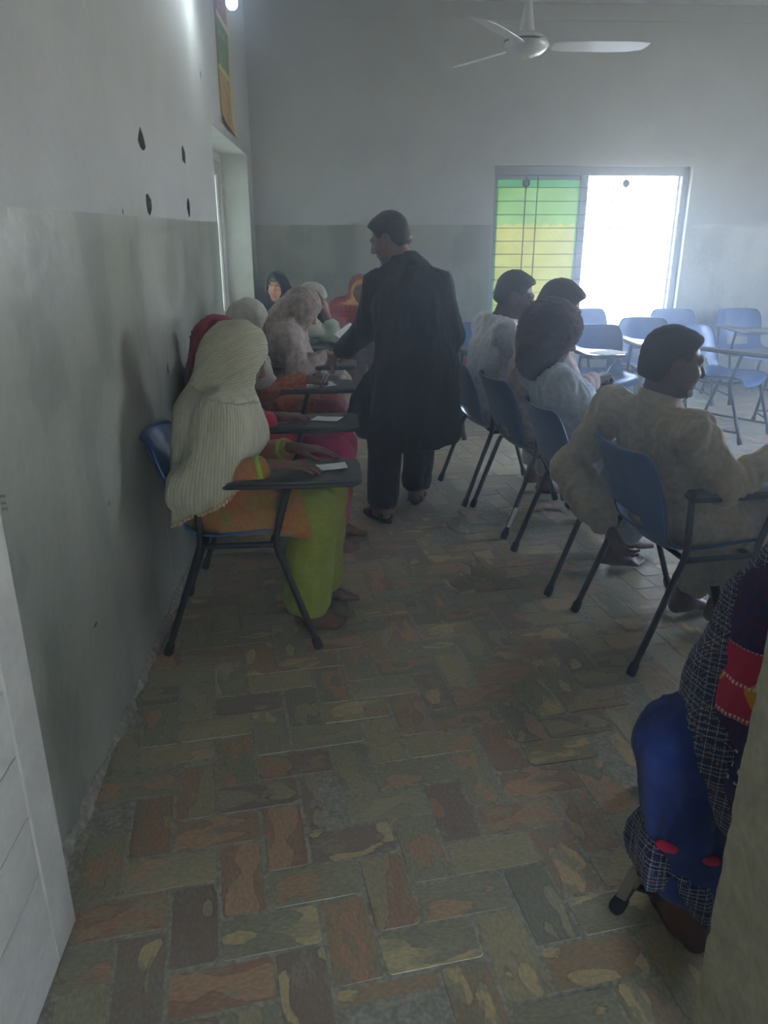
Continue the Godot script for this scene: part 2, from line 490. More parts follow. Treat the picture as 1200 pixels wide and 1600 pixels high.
func build_room() -> void:
	# left wall: a doorway from z -5.13 to -7.12 up to 2.1 m; upper coat pale grey, lower coat grey-green gloss
	var wl := structure_node("wall_left", "pale grey wall with a darker glossy lower half and chipped holes")
	var c := CSGCombiner3D.new(); c.name = "upper_wall"; wl.add_child(c)
	var slab := CSGBox3D.new(); slab.name = "slab"; slab.size = Vector3(0.28, CEIL - DADO, 6.63); slab.position = Vector3(XL - 0.14, (CEIL + DADO) / 2, -1.815)
	slab.material = mats.wall_up; c.add_child(slab)
	var hole_at := [[1.815, -3.256, 0.048, 0.066], [1.841, -4.125, 0.052, 0.066], [1.597, -3.271, 0.043, 0.052], [1.602, -4.144, 0.048, 0.05], [1.562, -2.86, 0.012, 0.01], [2.31, -4.86, 0.03, 0.014], [1.72, -1.86, 0.05, 0.02]]
	for i in hole_at.size():
		var h = hole_at[i]
		var s := CSGMesh3D.new(); s.name = "chipped_hole"
		s.mesh = chip(i, h[2], h[3]).mesh(); s.operation = CSGShape3D.OPERATION_SUBTRACTION
		s.material = mats.rubble
		s.position = Vector3(XL + 0.002, h[0], h[1]); c.add_child(s, true)
	part("wall_above_door", boxes([[Vector3(XL - 0.28, 2.1, -7.12), Vector3(XL, CEIL, -5.13)]]), mats.wall_up, wl)
	part("upper_wall_end", boxes([[Vector3(XL - 0.28, DADO, ZF), Vector3(XL, CEIL, -7.12)]]), mats.wall_up, wl)
	var lc := CSGCombiner3D.new(); lc.name = "lower_wall"; wl.add_child(lc)
	var ls := CSGBox3D.new(); ls.name = "slab"; ls.size = Vector3(0.28, DADO + 0.2, 6.63); ls.position = Vector3(XL - 0.1395, DADO / 2 - 0.1, -1.815)
	ls.material = mats.wall_low; lc.add_child(ls)
	for h in [[0.946, -3.316, 0.026, 0.018], [0.42, -2.03, 0.006, 0.02], [0.70, -2.3, 0.01, 0.006]]:
		var s := CSGMesh3D.new(); s.name = "chipped_hole"; s.mesh = chip(20, h[2], h[3]).mesh(); s.operation = CSGShape3D.OPERATION_SUBTRACTION
		s.material = mats.rubble; s.position = Vector3(XL + 0.002, h[0], h[1]); lc.add_child(s, true)
	part("lower_wall_end", boxes([[Vector3(XL - 0.28, -0.2, ZF), Vector3(XL, DADO, -7.12)]]), mats.wall_low, wl)
	# smooth cream plaster of the doorway's reveal: thin linings
	part("reveal_lining", boxes([[Vector3(XL - 0.27, 0, -7.12), Vector3(XL - 0.001, 2.098, -7.116)], [Vector3(XL - 0.27, 0, -5.134), Vector3(XL - 0.001, 2.098, -5.13)], [Vector3(XL - 0.27, 2.096, -7.116), Vector3(XL - 0.001, 2.1, -5.134)]]), mats.reveal, wl)
	# far wall, with the window from x 1.46 to 3.31, y 0.58 to 2.06
	var wf := structure_node("wall_far", "far wall, pale grey above a darker grey-green lower half")
	part("upper_wall", boxes([[Vector3(-1.0, DADO, ZF - 0.24), Vector3(1.46, CEIL, ZF)], [Vector3(3.31, DADO, ZF - 0.24), Vector3(XR + 0.2, CEIL, ZF)], [Vector3(1.46, 2.06, ZF - 0.24), Vector3(3.31, CEIL, ZF)]]), mats.wall_up, wf)
	part("lower_wall", boxes([[Vector3(-1.0, -0.2, ZF - 0.24), Vector3(1.46, DADO, ZF)], [Vector3(3.31, -0.2, ZF - 0.24), Vector3(XR + 0.2, DADO, ZF)], [Vector3(1.46, -0.2, ZF - 0.24), Vector3(3.31, 0.58, ZF)]]), mats.wall_low, wf)
	part("reveal_lining", boxes([[Vector3(3.306, 0.58, ZF - 0.235), Vector3(3.31, 2.06, ZF + 0.001)], [Vector3(1.46, 0.58, ZF - 0.235), Vector3(1.464, 2.06, ZF + 0.001)], [Vector3(1.464, 2.056, ZF - 0.235), Vector3(3.306, 2.06, ZF + 0.001)], [Vector3(1.464, 0.58, ZF - 0.235), Vector3(3.306, 0.584, ZF + 0.001)]]), mats.reveal, wf)
	# beam under the ceiling along the far wall
	struct("trim_1", boxes([[Vector3(XL, CEIL - 0.13, ZF), Vector3(XR, CEIL, ZF + 0.012)]], 0.003), mats.wall_up, "shallow plaster band under the ceiling of the far wall")
	# right wall, out of the picture, with the window that lights the room from that side
	var wr := structure_node("wall_right")
	part("wall_body", boxes([[Vector3(XR, -0.2, ZF - 0.24), Vector3(XR + 0.2, 0.75, 1.5)], [Vector3(XR, 2.15, ZF - 0.24), Vector3(XR + 0.2, CEIL, 1.5)], [Vector3(XR, 0.75, ZF - 0.24), Vector3(XR + 0.2, 2.15, -5.6)], [Vector3(XR, 0.75, -3.6), Vector3(XR + 0.2, 2.15, 1.5)]]), mats.wall_up, wr)
	for k in 1:
		var z0 := -5.6; var z1 := -3.6
		var wn2 := structure_node("window_%d" % (k + 2))
		part("window_frame", boxes([[Vector3(XR + 0.08, 0.75, z0), Vector3(XR + 0.13, 0.80, z1)], [Vector3(XR + 0.08, 2.10, z0), Vector3(XR + 0.13, 2.15, z1)], [Vector3(XR + 0.08, 0.80, z0), Vector3(XR + 0.13, 2.10, z0 + 0.05)], [Vector3(XR + 0.08, 0.80, z1 - 0.05), Vector3(XR + 0.13, 2.10, z1)], [Vector3(XR + 0.08, 0.80, (z0 + z1) / 2 - 0.03), Vector3(XR + 0.13, 2.10, (z0 + z1) / 2 + 0.03)]], 0.004), mats.aluminium, wn2)
	# near wall right of the doorway, its plaster edge chipped and wavy
	var wn := structure_node("wall_near", "olive grey plastered door jamb with a ragged chipped edge")
	part("wall_body", boxes([[Vector3(0.70, -0.2, ZN + 0.012), Vector3(XR, CEIL, -0.70)], [Vector3(XL, 2.25, ZN), Vector3(0.70, CEIL, -0.70)]]), mats.wall_up, wn)
	var jm := MB.new(); rng.seed = 5
	var prev := []
	for i in 151:
		var y := i * 0.015
		var e := noise(77, 6.0, 3).get_noise_1d(y) * 0.006 + rng.randf_range(-0.0012, 0.0012)
		if i % 17 < 2: e += 0.004
		var cur := [Vector3(0.678, y, -0.70), Vector3(0.678, y, ZN + 0.008 + e), Vector3(0.684 + absf(e) * 0.4, y, ZN + e * 0.7), Vector3(0.76, y, ZN)]
		if prev:
			for k in 3: jm.quad(prev[k], cur[k], cur[k + 1], prev[k + 1])
		prev = cur
	part("jamb_plaster", jm, mats.jamb, wn)
	struct("ceiling", boxes([[Vector3(XL - 0.3, CEIL, ZF - 0.24), Vector3(XR + 0.2, CEIL + 0.2, 1.7)]]), mats.ceiling)
	# the room behind the photographer
	struct("wall_back", boxes([[Vector3(XL - 0.28, -0.2, 1.5), Vector3(0.0, CEIL, 1.7)], [Vector3(1.1, -0.2, 1.5), Vector3(XR + 0.2, CEIL, 1.7)], [Vector3(0.0, 2.1, 1.5), Vector3(1.1, CEIL, 1.7)], [Vector3(0.0, -0.2, 1.5), Vector3(0.74, 2.1, 1.7)], [Vector3(1.9, -0.2, -0.7), Vector3(2.1, CEIL, 1.5)]]), mats.wall_up)
	# crumbling cement fillet along the foot of the left wall
	var sk := MB.new(); var pr := []
	var ns := noise(81, 4.0, 4)
	for i in 141:
		var z := -0.6 - i * 0.045
		var w := 0.022 + 0.016 * ns.get_noise_1d(z) + rng.randf_range(-0.004, 0.006)
		var h := 0.020 + 0.018 * ns.get_noise_1d(z * 1.7 + 40.0) + rng.randf_range(-0.005, 0.005)
		if ns.get_noise_1d(z * 0.8 + 90.0) > 0.28: w *= 0.25; h *= 0.3
		var cur := [Vector3(XL - 0.002, h + 0.012, z), Vector3(XL + 0.006, h + 0.008, z), Vector3(XL + maxf(w, 0.008) * 0.75, maxf(h, 0.006) * 0.8, z), Vector3(XL + maxf(w, 0.01), 0.002, z), Vector3(XL + maxf(w, 0.01) + 0.002, -0.02, z)]
		if pr:
			for k in 4: sk.quad(pr[k + 1], cur[k + 1], cur[k], pr[k])
		pr = cur
	struct("baseboard_left", sk, mats.cement, "ragged crumbling cement strip where wall meets floor")
	build_window()
	build_far_door()
	build_open_door()

func chip(sd: int, h: float, w: float) -> MB:   # a ragged little pit: a lumpy closed ball
	var m := MB.new()
	var r := RandomNumberGenerator.new(); r.seed = 900 + sd
	var ring := []
	for k in 9: ring.append(r.randf_range(0.62, 1.12))
	var pts := []
	for j in [[-1.0, 0.55], [0.0, 1.0], [1.0, 0.6]]:
		var row := []
		for k in 9:
			var a := TAU * k / 9.0
			row.append(Vector3(j[0] * 0.02, sin(a) * h * ring[k] * j[1] * (1.15 if sin(a) > 0 else 0.95), cos(a) * w * ring[k] * j[1]))
		pts.append(row)
	for i in 2:
		for k in 9:
			m.quad(pts[i][k], pts[i][(k + 1) % 9], pts[i + 1][(k + 1) % 9], pts[i + 1][k])
	for k in 9:
		m.tri(Vector3(-0.022, 0, 0), pts[0][(k + 1) % 9], pts[0][k])
		m.tri(Vector3(0.022, 0, 0), pts[2][k], pts[2][(k + 1) % 9])
	# winding outwards
	var cen := 0.0
	for i in range(0, m.ix.size(), 3):
		var a := m.v[m.ix[i]]; var b := m.v[m.ix[i + 1]]; var c2 := m.v[m.ix[i + 2]]
		cen += (c2 - a).cross(b - a).dot(a + b + c2)
	if cen < 0:
		for i in range(0, m.ix.size(), 3):
			var t := m.ix[i + 1]; m.ix[i + 1] = m.ix[i + 2]; m.ix[i + 2] = t
		for i in m.n.size(): m.n[i] = -m.n[i]
	return m

func build_window() -> void:
	var w := structure_node("window_1", "sliding window, one pane covered with green and yellow film")
	var zf := ZF - 0.10    # plane of the frame
	var x0 := 1.464; var x1 := 3.306; var y0 := 0.584; var y1 := 2.056
	part("window_frame", boxes([[Vector3(x0, y0, zf - 0.05), Vector3(x0 + 0.03, y1, zf + 0.04)], [Vector3(x1 - 0.06, y0, zf - 0.05), Vector3(x1, y1, zf + 0.04)], [Vector3(x0, y1 - 0.08, zf - 0.05), Vector3(x1, y1, zf + 0.04)], [Vector3(x0, y0, zf - 0.05), Vector3(x1, y0 + 0.04, zf + 0.04)]], 0.004), mats.aluminium, w)
	# left sash, with film on its glass; the right half stands open
	var sash := part("sash", boxes([[Vector3(x0 + 0.03, y0 + 0.04, zf - 0.02), Vector3(x0 + 0.055, y1 - 0.08, zf + 0.005)], [Vector3(2.295, y0 + 0.04, zf - 0.02), Vector3(2.365, y1 - 0.08, zf + 0.02)], [Vector3(x0 + 0.055, y1 - 0.115, zf - 0.02), Vector3(2.295, y1 - 0.08, zf + 0.005)], [Vector3(x0 + 0.055, y0 + 0.04, zf - 0.02), Vector3(2.295, y0 + 0.08, zf + 0.005)]], 0.003), mats.aluminium, w)
	var film := plain(Color.WHITE, 0.5)
	var fw := 128; var fh := 192
	var a := field_bytes(51, 0.02, fw, fh, 4); var b := field_bytes(52, 0.2, fw, fh, 2)
	var im := Image.create(fw, fh, false, Image.FORMAT_RGB8)
	for y in fh:
		for x in fw:
			var t := y / float(fh)
			var cc := srgb(136, 176, 98) if t < 0.30 + 0.006 * sin(x * 0.3) else srgb(190, 186, 96)
			if t < 0.05: cc = srgb(84, 156, 100)
			if x < 3 or x > fw - 4: cc = srgb(84, 160, 92)
			var g := 0.9 + 0.16 * (a[y * fw + x] / 255.0) - (0.16 if b[y * fw + x] > 196 and t > 0.30 and a[y * fw + x] > 120 else 0.0)
			im.set_pixel(x, y, Color(cc.r * g, cc.g * g, cc.b * g))
	film.albedo_texture = ImageTexture.create_from_image(im)
	film.backlight_enabled = true; film.backlight = Color(0.42, 0.42, 0.42)
	film.cull_mode = BaseMaterial3D.CULL_DISABLED
	var fm := MB.new()
	fm.quad(Vector3(x0 + 0.05, y0 + 0.075, zf - 0.012), Vector3(2.30, y0 + 0.075, zf - 0.012), Vector3(2.30, y1 - 0.11, zf - 0.012), Vector3(x0 + 0.05, y1 - 0.11, zf - 0.012), Vector2(0, 1), Vector2(1, 1), Vector2(1, 0), Vector2(0, 0))
	var fo := part("film_pane", fm, film, sash)
	fo.set_meta("label", "green and yellow translucent film on window glass")
	part("right_track", boxes([[Vector3(x1 - 0.10, y0 + 0.04, zf - 0.03), Vector3(x1 - 0.075, y1 - 0.08, zf + 0.03)]], 0.003), mats.white_metal, w)
	# iron grill on the room side of the film
	var zg := zf + 0.025
	var yy := y0 + 0.12
	while yy < y1 - 0.1:
		var m := MB.new(); m.bar(Vector3(x0 + 0.02, yy, zg), Vector3(x1 - 0.05, yy, zg), 0.0035, 6)
		part("grill_bar", m, mats.iron, w)
		yy += 0.117
	for x in [1.775, 1.885, 2.60, 2.715]:
		var m := MB.new(); m.bar(Vector3(x, y0 + 0.03, zg + 0.008), Vector3(x, y1 - 0.09, zg + 0.008), 0.0055, 6)
		part("grill_upright", m, mats.iron, w)
	for x in [1.775, 2.715]:
		var m := MB.new(); m.lathe(Transform3D(Basis(Vector3(1, 0, 0), PI / 2), Vector3(x, y1 - 0.145, zg + 0.01)), PackedVector2Array([Vector2(0, -0.008), Vector2(0.03, -0.008), Vector2(0.036, 0), Vector2(0.03, 0.008), Vector2(0, 0.008)]), 12)
		part("grill_rosette", m, mats.iron, w)
	struct("outdoor_ground", boxes([[Vector3(-3, -0.5, -11), Vector3(8, -0.3, ZF - 0.24)]]), mats.ground)

func build_far_door() -> void:
	var d := structure_node("door_1", "white framed door with frosted panes set deep in the left wall")
	var x := XL - 0.25
	part("door_frame", boxes([[Vector3(x - 0.03, 0, -7.116), Vector3(x + 0.03, 2.096, -7.05)], [Vector3(x - 0.03, 0, -5.20), Vector3(x + 0.03, 2.096, -5.134)], [Vector3(x - 0.03, 2.03, -7.05), Vector3(x + 0.03, 2.096, -5.20)]], 0.004), mats.white_metal, d)
	for k in 2:
		var z0 := -7.05 + k * 0.925
		var leaf := part("door_leaf", boxes([[Vector3(x - 0.02, 0.01, z0 + 0.003), Vector3(x + 0.015, 0.85, z0 + 0.922)], [Vector3(x - 0.02, 1.93, z0 + 0.003), Vector3(x + 0.015, 2.03, z0 + 0.922)], [Vector3(x - 0.02, 0.85, z0 + 0.003), Vector3(x + 0.015, 1.93, z0 + 0.09)], [Vector3(x - 0.02, 0.85, z0 + 0.835), Vector3(x + 0.015, 1.93, z0 + 0.922)]], 0.003), mats.door, d)
		part("door_panel", boxes([[Vector3(x + 0.015, 0.13, z0 + 0.12), Vector3(x + 0.022, 0.72, z0 + 0.80)]], 0.003), mats.door, leaf)
		# frosted pane: daylight comes through it
		part("frosted_pane", boxes([[Vector3(x - 0.006, 0.85, z0 + 0.09), Vector3(x - 0.002, 1.93, z0 + 0.835)]]), mats.frosted, leaf)

func build_open_door() -> void:
	var d := structure_node("door_2", "open white door leaf with grooved horizontal boards")
	var xf := -0.628
	var z0 := -1.374; var z1 := -0.52
	# stiles and rails stand proud of the boards
	part("door_frame", boxes([[Vector3(xf - 0.042, 0.006, z0), Vector3(xf, 2.1, z0 + 0.115)], [Vector3(xf - 0.042, 0.006, z1 - 0.115), Vector3(xf, 2.1, z1)], [Vector3(xf - 0.042, 0.006, z0 + 0.115), Vector3(xf, 0.115, z1 - 0.115)], [Vector3(xf - 0.042, 1.98, z0 + 0.115), Vector3(xf, 2.1, z1 - 0.115)]], 0.004), mats.door, d)
	var y := 0.118
	while y < 1.97:
		var h := minf(0.145, 1.978 - y)
		part("board", boxes([[Vector3(xf - 0.036, y, z0 + 0.118), Vector3(xf - 0.001, y + h - 0.004, z1 - 0.118)]], 0.003), mats.door, d)
		y += 0.146
	var bolt := MB.new()
	bolt.bar(Vector3(xf - 0.01, 1.00, z0 - 0.006), Vector3(xf - 0.01, 1.06, z0 - 0.006), 0.007, 8)
	bolt.cuboid(Transform3D(Basis(), Vector3(xf - 0.012, 1.03, z0 - 0.002)), Vector3(0.012, 0.035, 0.003), 0.001)
	for k in 3: bolt.bar(Vector3(xf - 0.012, 1.01 + k * 0.012, z0 - 0.012), Vector3(xf + 0.008, 1.012 + k * 0.012, z0 - 0.012), 0.003, 6)
	part("latch", bolt, mats.steel, d)

# ---------------------------------------------------------------- brick floor
func build_floor() -> void:
	var fl := structure_node("floor", "worn brick floor laid in herringbone, smeared with cement")
	part("mortar_bed", boxes([[Vector3(XL - 0.2, -0.2, ZF - 0.1), Vector3(XR + 0.1, -0.0014, 1.5)]]), mats.bed, fl)
	# one atlas of 8 x 8 brick faces: worn through patches with a dark outline, cement smears, dull red, plum and buff clay
	var W := 1024; var H := 1024; var cw := 128; var ch := 128; var cols := 8
	var n1 := field_bytes(61, 0.0075, W, H, 2); var n2 := field_bytes(62, 0.014, W, H, 4); var n3 := field_bytes(63, 0.09, W, H, 3)
	var out := PackedByteArray(); out.resize(W * H * 3)
	rng.seed = 33
	var bases := [srgb(112, 90, 78), srgb(100, 88, 82), srgb(116, 99, 82), srgb(104, 101, 88), srgb(120, 111, 92), srgb(112, 93, 80), srgb(108, 104, 90), srgb(96, 93, 84)]
	var worns := [srgb(140, 120, 96), srgb(132, 108, 90), srgb(144, 130, 102), srgb(122, 115, 98), srgb(126, 100, 84), srgb(118, 110, 93)]
	for cy in 8:
		for cx in cols:
			var b: Color = bases[rng.randi() % bases.size()]; var w: Color = worns[rng.randi() % worns.size()]
			var lvl := rng.randf_range(0.40, 0.78); var smear := rng.randf_range(0.50, 0.74)
			var cem := srgb(112, 108, 94) if rng.randf() < 0.6 else srgb(98, 96, 88)
			for y in ch:
				for x in cw:
					var i := (cy * ch + y) * W + cx * cw + x
					var a := n1[i] / 255.0; var s := n2[i] / 255.0; var g := n3[i] / 255.0
					var cc := b
					var e := a + (g - 0.5) * 0.035 - lvl
					# worn patches stay away from the edges
					var ed := minf(minf(x, cw - 1 - x) / 14.0, minf(y, ch - 1 - y) / 22.0)
					e += 0.10 * (minf(ed, 1.8) - 1.0)
					cc = b.lerp(w, smoothstep(-0.006, 0.02, e) * 0.85)
					if e < -0.004 and e > -0.022: cc = b.darkened(0.12)
					if s + (g - 0.5) * 0.12 > smear: cc = cc.lerp(cem, 0.62)
					var k := 0.88 + 0.24 * g
					out[i * 3] = clampi(int(cc.r * 345.0 * k), 0, 255); out[i * 3 + 1] = clampi(int(cc.g * 345.0 * k), 0, 255); out[i * 3 + 2] = clampi(int(cc.b * 322.0 * k), 0, 255)
	var bm := StandardMaterial3D.new()
	bm.albedo_texture = ImageTexture.create_from_image(Image.create_from_data(W, H, false, Image.FORMAT_RGB8, out))
	bm.roughness = 0.5
	bm.detail_enabled = false
	# herringbone grid turned nine degrees from the walls
	var U := 0.1145; var turn := deg_to_rad(9.0)
	var right := Vector3(cos(turn), 0, -sin(turn)); var fwd := Vector3(-sin(turn), 0, -cos(turn))
	var spots := []
	for r in range(-30, 90):
		for m in range(-40, 40):
			for kind in 2:
				var u := (r + 4 * m) * U if kind == 0 else (r + 4 * m + 3) * U
				var cen: Vector3
				if kind == 0: cen = right * (u + U) + fwd * ((r + 0.5) * U)
				else: cen = right * (u + 0.5 * U) + fwd * ((r + 1.0) * U)
				cen += Vector3(0.03, 0, -0.02)
				if cen.x < XL + 0.03 or cen.x > XR or cen.z < ZF + 0.03 or cen.z > 0.6: continue
				var q := see(cen)
				spots.append([q.z if q.x > -60 and q.x < 1260 and q.y > 580 and q.y < 1680 else q.z + 50.0, cen, kind])
	spots.sort_custom(func(a, b): return a[0] < b[0])
	var shapes := []
	for k in 64: shapes.append(brick_shape(k, k % cols, k / cols, U))
	var meshes := []
	for s in shapes: meshes.append(s.mesh())
	var rest := MB.new()
	rng.seed = 71
	for i in spots.size():
		var s = spots[i]
		var k := rng.randi() % 64
		var ang := turn + (PI / 2 if s[2] == 1 else 0.0) + (PI if rng.randf() < 0.5 else 0.0) + rng.randf_range(-0.012, 0.012)
		var bs := Basis(Vector3(0, 1, 0), ang) * Basis(Vector3(1, 0, 0), rng.randf_range(-0.006, 0.006))
		var t := Transform3D(bs, s[1] + Vector3(rng.randf_range(-0.0015, 0.0015), rng.randf_range(-0.0015, 0.0005), rng.randf_range(-0.0015, 0.0015)))
		if i < 296:
			var o := part("brick", meshes[k], bm, fl)
			o.transform = t
		else:
			rest.add(shapes[k], t)
	var ro := part("bricks_beyond", rest, bm, fl)
	ro.set_meta("kind", "stuff"); ro.set_meta("label", "worn herringbone bricks farther back in the room")

func brick_shape(k: int, cx: int, cy: int, U: float) -> MB:
	var m := MB.new()
	var r := RandomNumberGenerator.new(); r.seed = 400 + k
	var hx := U - 0.0035; var hz := U * 0.5 - 0.0035
	var top := []; var low := []
	for q in 4:
		var sx := 1.0 if q == 0 or q == 3 else -1.0
		var sz := 1.0 if q < 2 else -1.0
		var cr := r.randf_range(0.003, 0.012)
		var pa := Vector2(sx * (hx - cr), sz * hz); var pb := Vector2(sx * hx, sz * (hz - cr))
		var jit := Vector2(r.randf_range(-0.0012, 0.0012), r.randf_range(-0.0012, 0.0012))
		var pair := [pb + jit, pa + jit] if q % 2 == 0 else [pa + jit, pb + jit]
		for p in pair: low.append(p)
	for p in low: top.append(Vector2(p.x - signf(p.x) * 0.0022, p.y - signf(p.y) * 0.0022))
	var uvof := func(p: Vector2) -> Vector2: return Vector2((cx + 0.5 + p.x / hx * 0.47) / 8.0, (cy + 0.5 + p.y / hz * 0.47) / 8.0)
	var c0 := m.vert(Vector3.ZERO, Vector3.UP, uvof.call(Vector2.ZERO))
	for p in top: m.vert(Vector3(p.x, 0, p.y), Vector3.UP, uvof.call(p))
	for i in 8:
		var a := c0 + 1 + i; var b := c0 + 1 + (i + 1) % 8
		if (m.v[a]).cross(m.v[b]).y > 0: m.ix.append_array([c0, b, a])
		else: m.ix.append_array([c0, a, b])
	for i in 8:
		var j := (i + 1) % 8
		var a := Vector3(top[i].x, 0, top[i].y); var b := Vector3(top[j].x, 0, top[j].y); var c := Vector3(low[j].x, -0.004, low[j].y); var d := Vector3(low[i].x, -0.004, low[i].y)
		var nn := (c - a).cross(d - b)
		if nn.y > 0: m.quad(a, b, c, d, uvof.call(top[i]), uvof.call(top[j]), uvof.call(low[j]), uvof.call(low[i]))
		else: m.quad(d, c, b, a, uvof.call(low[i]), uvof.call(low[j]), uvof.call(top[j]), uvof.call(top[i]))
	return m

# where a point lies in the 1200 x 1600 picture (only to choose which bricks are large enough to be single parts)
func see(p: Vector3) -> Vector3:
	var d := p - Vector3(0, 1.5, 0)
	var pi := deg_to_rad(20.2); var ya := deg_to_rad(3.5)
	var f := Vector3(sin(ya) * cos(pi), -sin(pi), -cos(ya) * cos(pi)); var r := Vector3(cos(ya), 0, sin(ya)); var u := r.cross(f)
	var z := d.dot(f)
	if z < 0.1: return Vector3(-9999, 0, 100.0)
	return Vector3(600 + 1195 * d.dot(r) / z, 800 - 1195 * d.dot(u) / z, z)

# ---------------------------------------------------------------- fan, lamp, banner
func build_fan() -> void:
	var f := thing("ceiling_fan", "white three-blade ceiling fan hanging from a rod", "fan", Vector3(1.126, CEIL, -5.0))
	var y := 2.49 - CEIL
	var white := plain(srgb(210, 212, 214), 0.25)
	var rod := MB.new(); rod.bar(Vector3(0, y + 0.1, 0), Vector3(0, 0, 0), 0.012, 10); part("down_rod", rod, white, f)
	var cup := MB.new()
	cup.lathe(Transform3D(Basis(), Vector3(0, -0.13, 0)), PackedVector2Array([Vector2(0.0, 0), Vector2(0.035, 0.005), Vector2(0.06, 0.06), Vector2(0.066, 0.125), Vector2(0.0, 0.13)]), 20)
	part("ceiling_canopy", cup, white, f)
	var low := MB.new()
	low.lathe(Transform3D(Basis(), Vector3(0, y + 0.075, 0)), PackedVector2Array([Vector2(0.0, 0), Vector2(0.045, 0.0), Vector2(0.036, 0.06), Vector2(0.018, 0.16), Vector2(0.0, 0.16)]), 20)
	part("lower_canopy", low, white, f)
	var mot := MB.new()
	mot.lathe(Transform3D(Basis(), Vector3(0, y, 0)), PackedVector2Array([Vector2(0.0, -0.052), Vector2(0.045, -0.05), Vector2(0.085, -0.036), Vector2(0.118, -0.012), Vector2(0.128, 0.012), Vector2(0.125, 0.030), Vector2(0.10, 0.055), Vector2(0.05, 0.078), Vector2(0.0, 0.08)]), 32)
	var mo := part("motor_housing", mot, white, f)
	var ring := MB.new()
	ring.lathe(Transform3D(Basis(), Vector3(0, y, 0)), PackedVector2Array([Vector2(0.124, 0.024), Vector2(0.130, 0.026), Vector2(0.129, 0.034), Vector2(0.121, 0.036)]), 32)
	part("trim_ring", ring, plain(srgb(90, 96, 100), 0.2, 0.8), mo)
	var badge := MB.new()
	badge.cuboid(Transform3D(Basis(), Vector3(0.0, y - 0.053, 0.0)), Vector3(0.022, 0.002, 0.012), 0.001)
	part("badge", badge, plain(srgb(110, 170, 70), 0.5), mo)
	for k in 3:
		var a := deg_to_rad(-3.0 + 120.0 * k)
		var bs := Basis(Vector3(0, 1, 0), a)
		var bl := MB.new()
		var prof := PackedVector2Array([Vector2(0.15, -0.045), Vector2(0.22, -0.062), Vector2(0.48, -0.072), Vector2(0.60, -0.066), Vector2(0.68, -0.040), Vector2(0.70, 0.0), Vector2(0.705, 0.045), Vector2(0.60, 0.060), Vector2(0.40, 0.062), Vector2(0.22, 0.055), Vector2(0.15, 0.040)])
		bl.slab(prof, -0.0025, 0.0025, 0.001)
		var b := part("blade", bl, white, f)
		b.transform = Transform3D(bs * Basis(Vector3(1, 0, 0), deg_to_rad(-13)), Vector3(0, y + 0.008, 0))
		var ir := MB.new()
		ir.cuboid(Transform3D(Basis(), Vector3(0.145, 0.006, 0)), Vector3(0.05, 0.003, 0.024), 0.002)
		for q in [Vector3(0.17, 0.010, 0.012), Vector3(0.17, 0.010, -0.012)]: ir.ball(q, Vector3.ONE * 0.005, 8, 4)
		part("blade_iron", ir, white, b)

func build_lamp() -> void:
	var p := Vector3(-0.50, 2.602, -4.625)
	var l := thing("wall_lamp", "glowing white LED bulb on a bracket high on left wall", "lamp", Vector3(XL, p.y + 0.12, p.z))
	var q := p - l.position
	var br := MB.new()
	br.lathe(Transform3D(Basis(Vector3(0, 0, 1), -PI / 2), Vector3(0.0, 0, 0)), PackedVector2Array([Vector2(0.045, 0.0), Vector2(0.042, 0.018), Vector2(0.02, 0.03), Vector2(0.0, 0.03)]), 16)
	br.tube(PackedVector3Array([Vector3(0.02, 0, 0), Vector3(0.12, 0.03, 0), Vector3(q.x - 0.02, 0.02, 0), Vector3(q.x, 0.0, 0), Vector3(q.x, -0.03, 0)]), PackedFloat32Array([0.008]), 8)
	part("bracket", br, plain(srgb(120, 122, 122), 0.5), l)
	var hd := MB.new()
	hd.lathe(Transform3D(Basis(), Vector3(q.x, -0.08, 0)), PackedVector2Array([Vector2(0.018, 0.0), Vector2(0.021, 0.01), Vector2(0.021, 0.05), Vector2(0.008, 0.056), Vector2(0.0, 0.056)]), 14)
	part("lamp_holder", hd, plain(srgb(200, 200, 198), 0.5), l)
	var glow := plain(Color.WHITE, 0.4)
	glow.emission_enabled = true; glow.emission = Color(0.92, 0.97, 1.0); glow.emission_energy_multiplier = 6.0
	var bu := MB.new()
	bu.lathe(Transform3D(Basis(), Vector3(q.x, q.y, 0)), PackedVector2Array([Vector2(0.0, -0.038), Vector2(0.016, -0.034), Vector2(0.028, -0.02), Vector2(0.031, -0.004), Vector2(0.028, 0.014), Vector2(0.020, 0.034), Vector2(0.018, 0.046), Vector2(0.0, 0.046)]), 18)
	part("bulb", bu, glow, l)
	var li := OmniLight3D.new(); li.name = "bulb_light"; li.position = Vector3(q.x, q.y, 0)
	li.light_color = Color(0.92, 0.97, 1.0); li.light_energy = LAMP; li.light_size = 0.03; li.omni_range = 14.0; li.omni_attenuation = 2.0; li.shadow_enabled = true
	l.add_child(li)

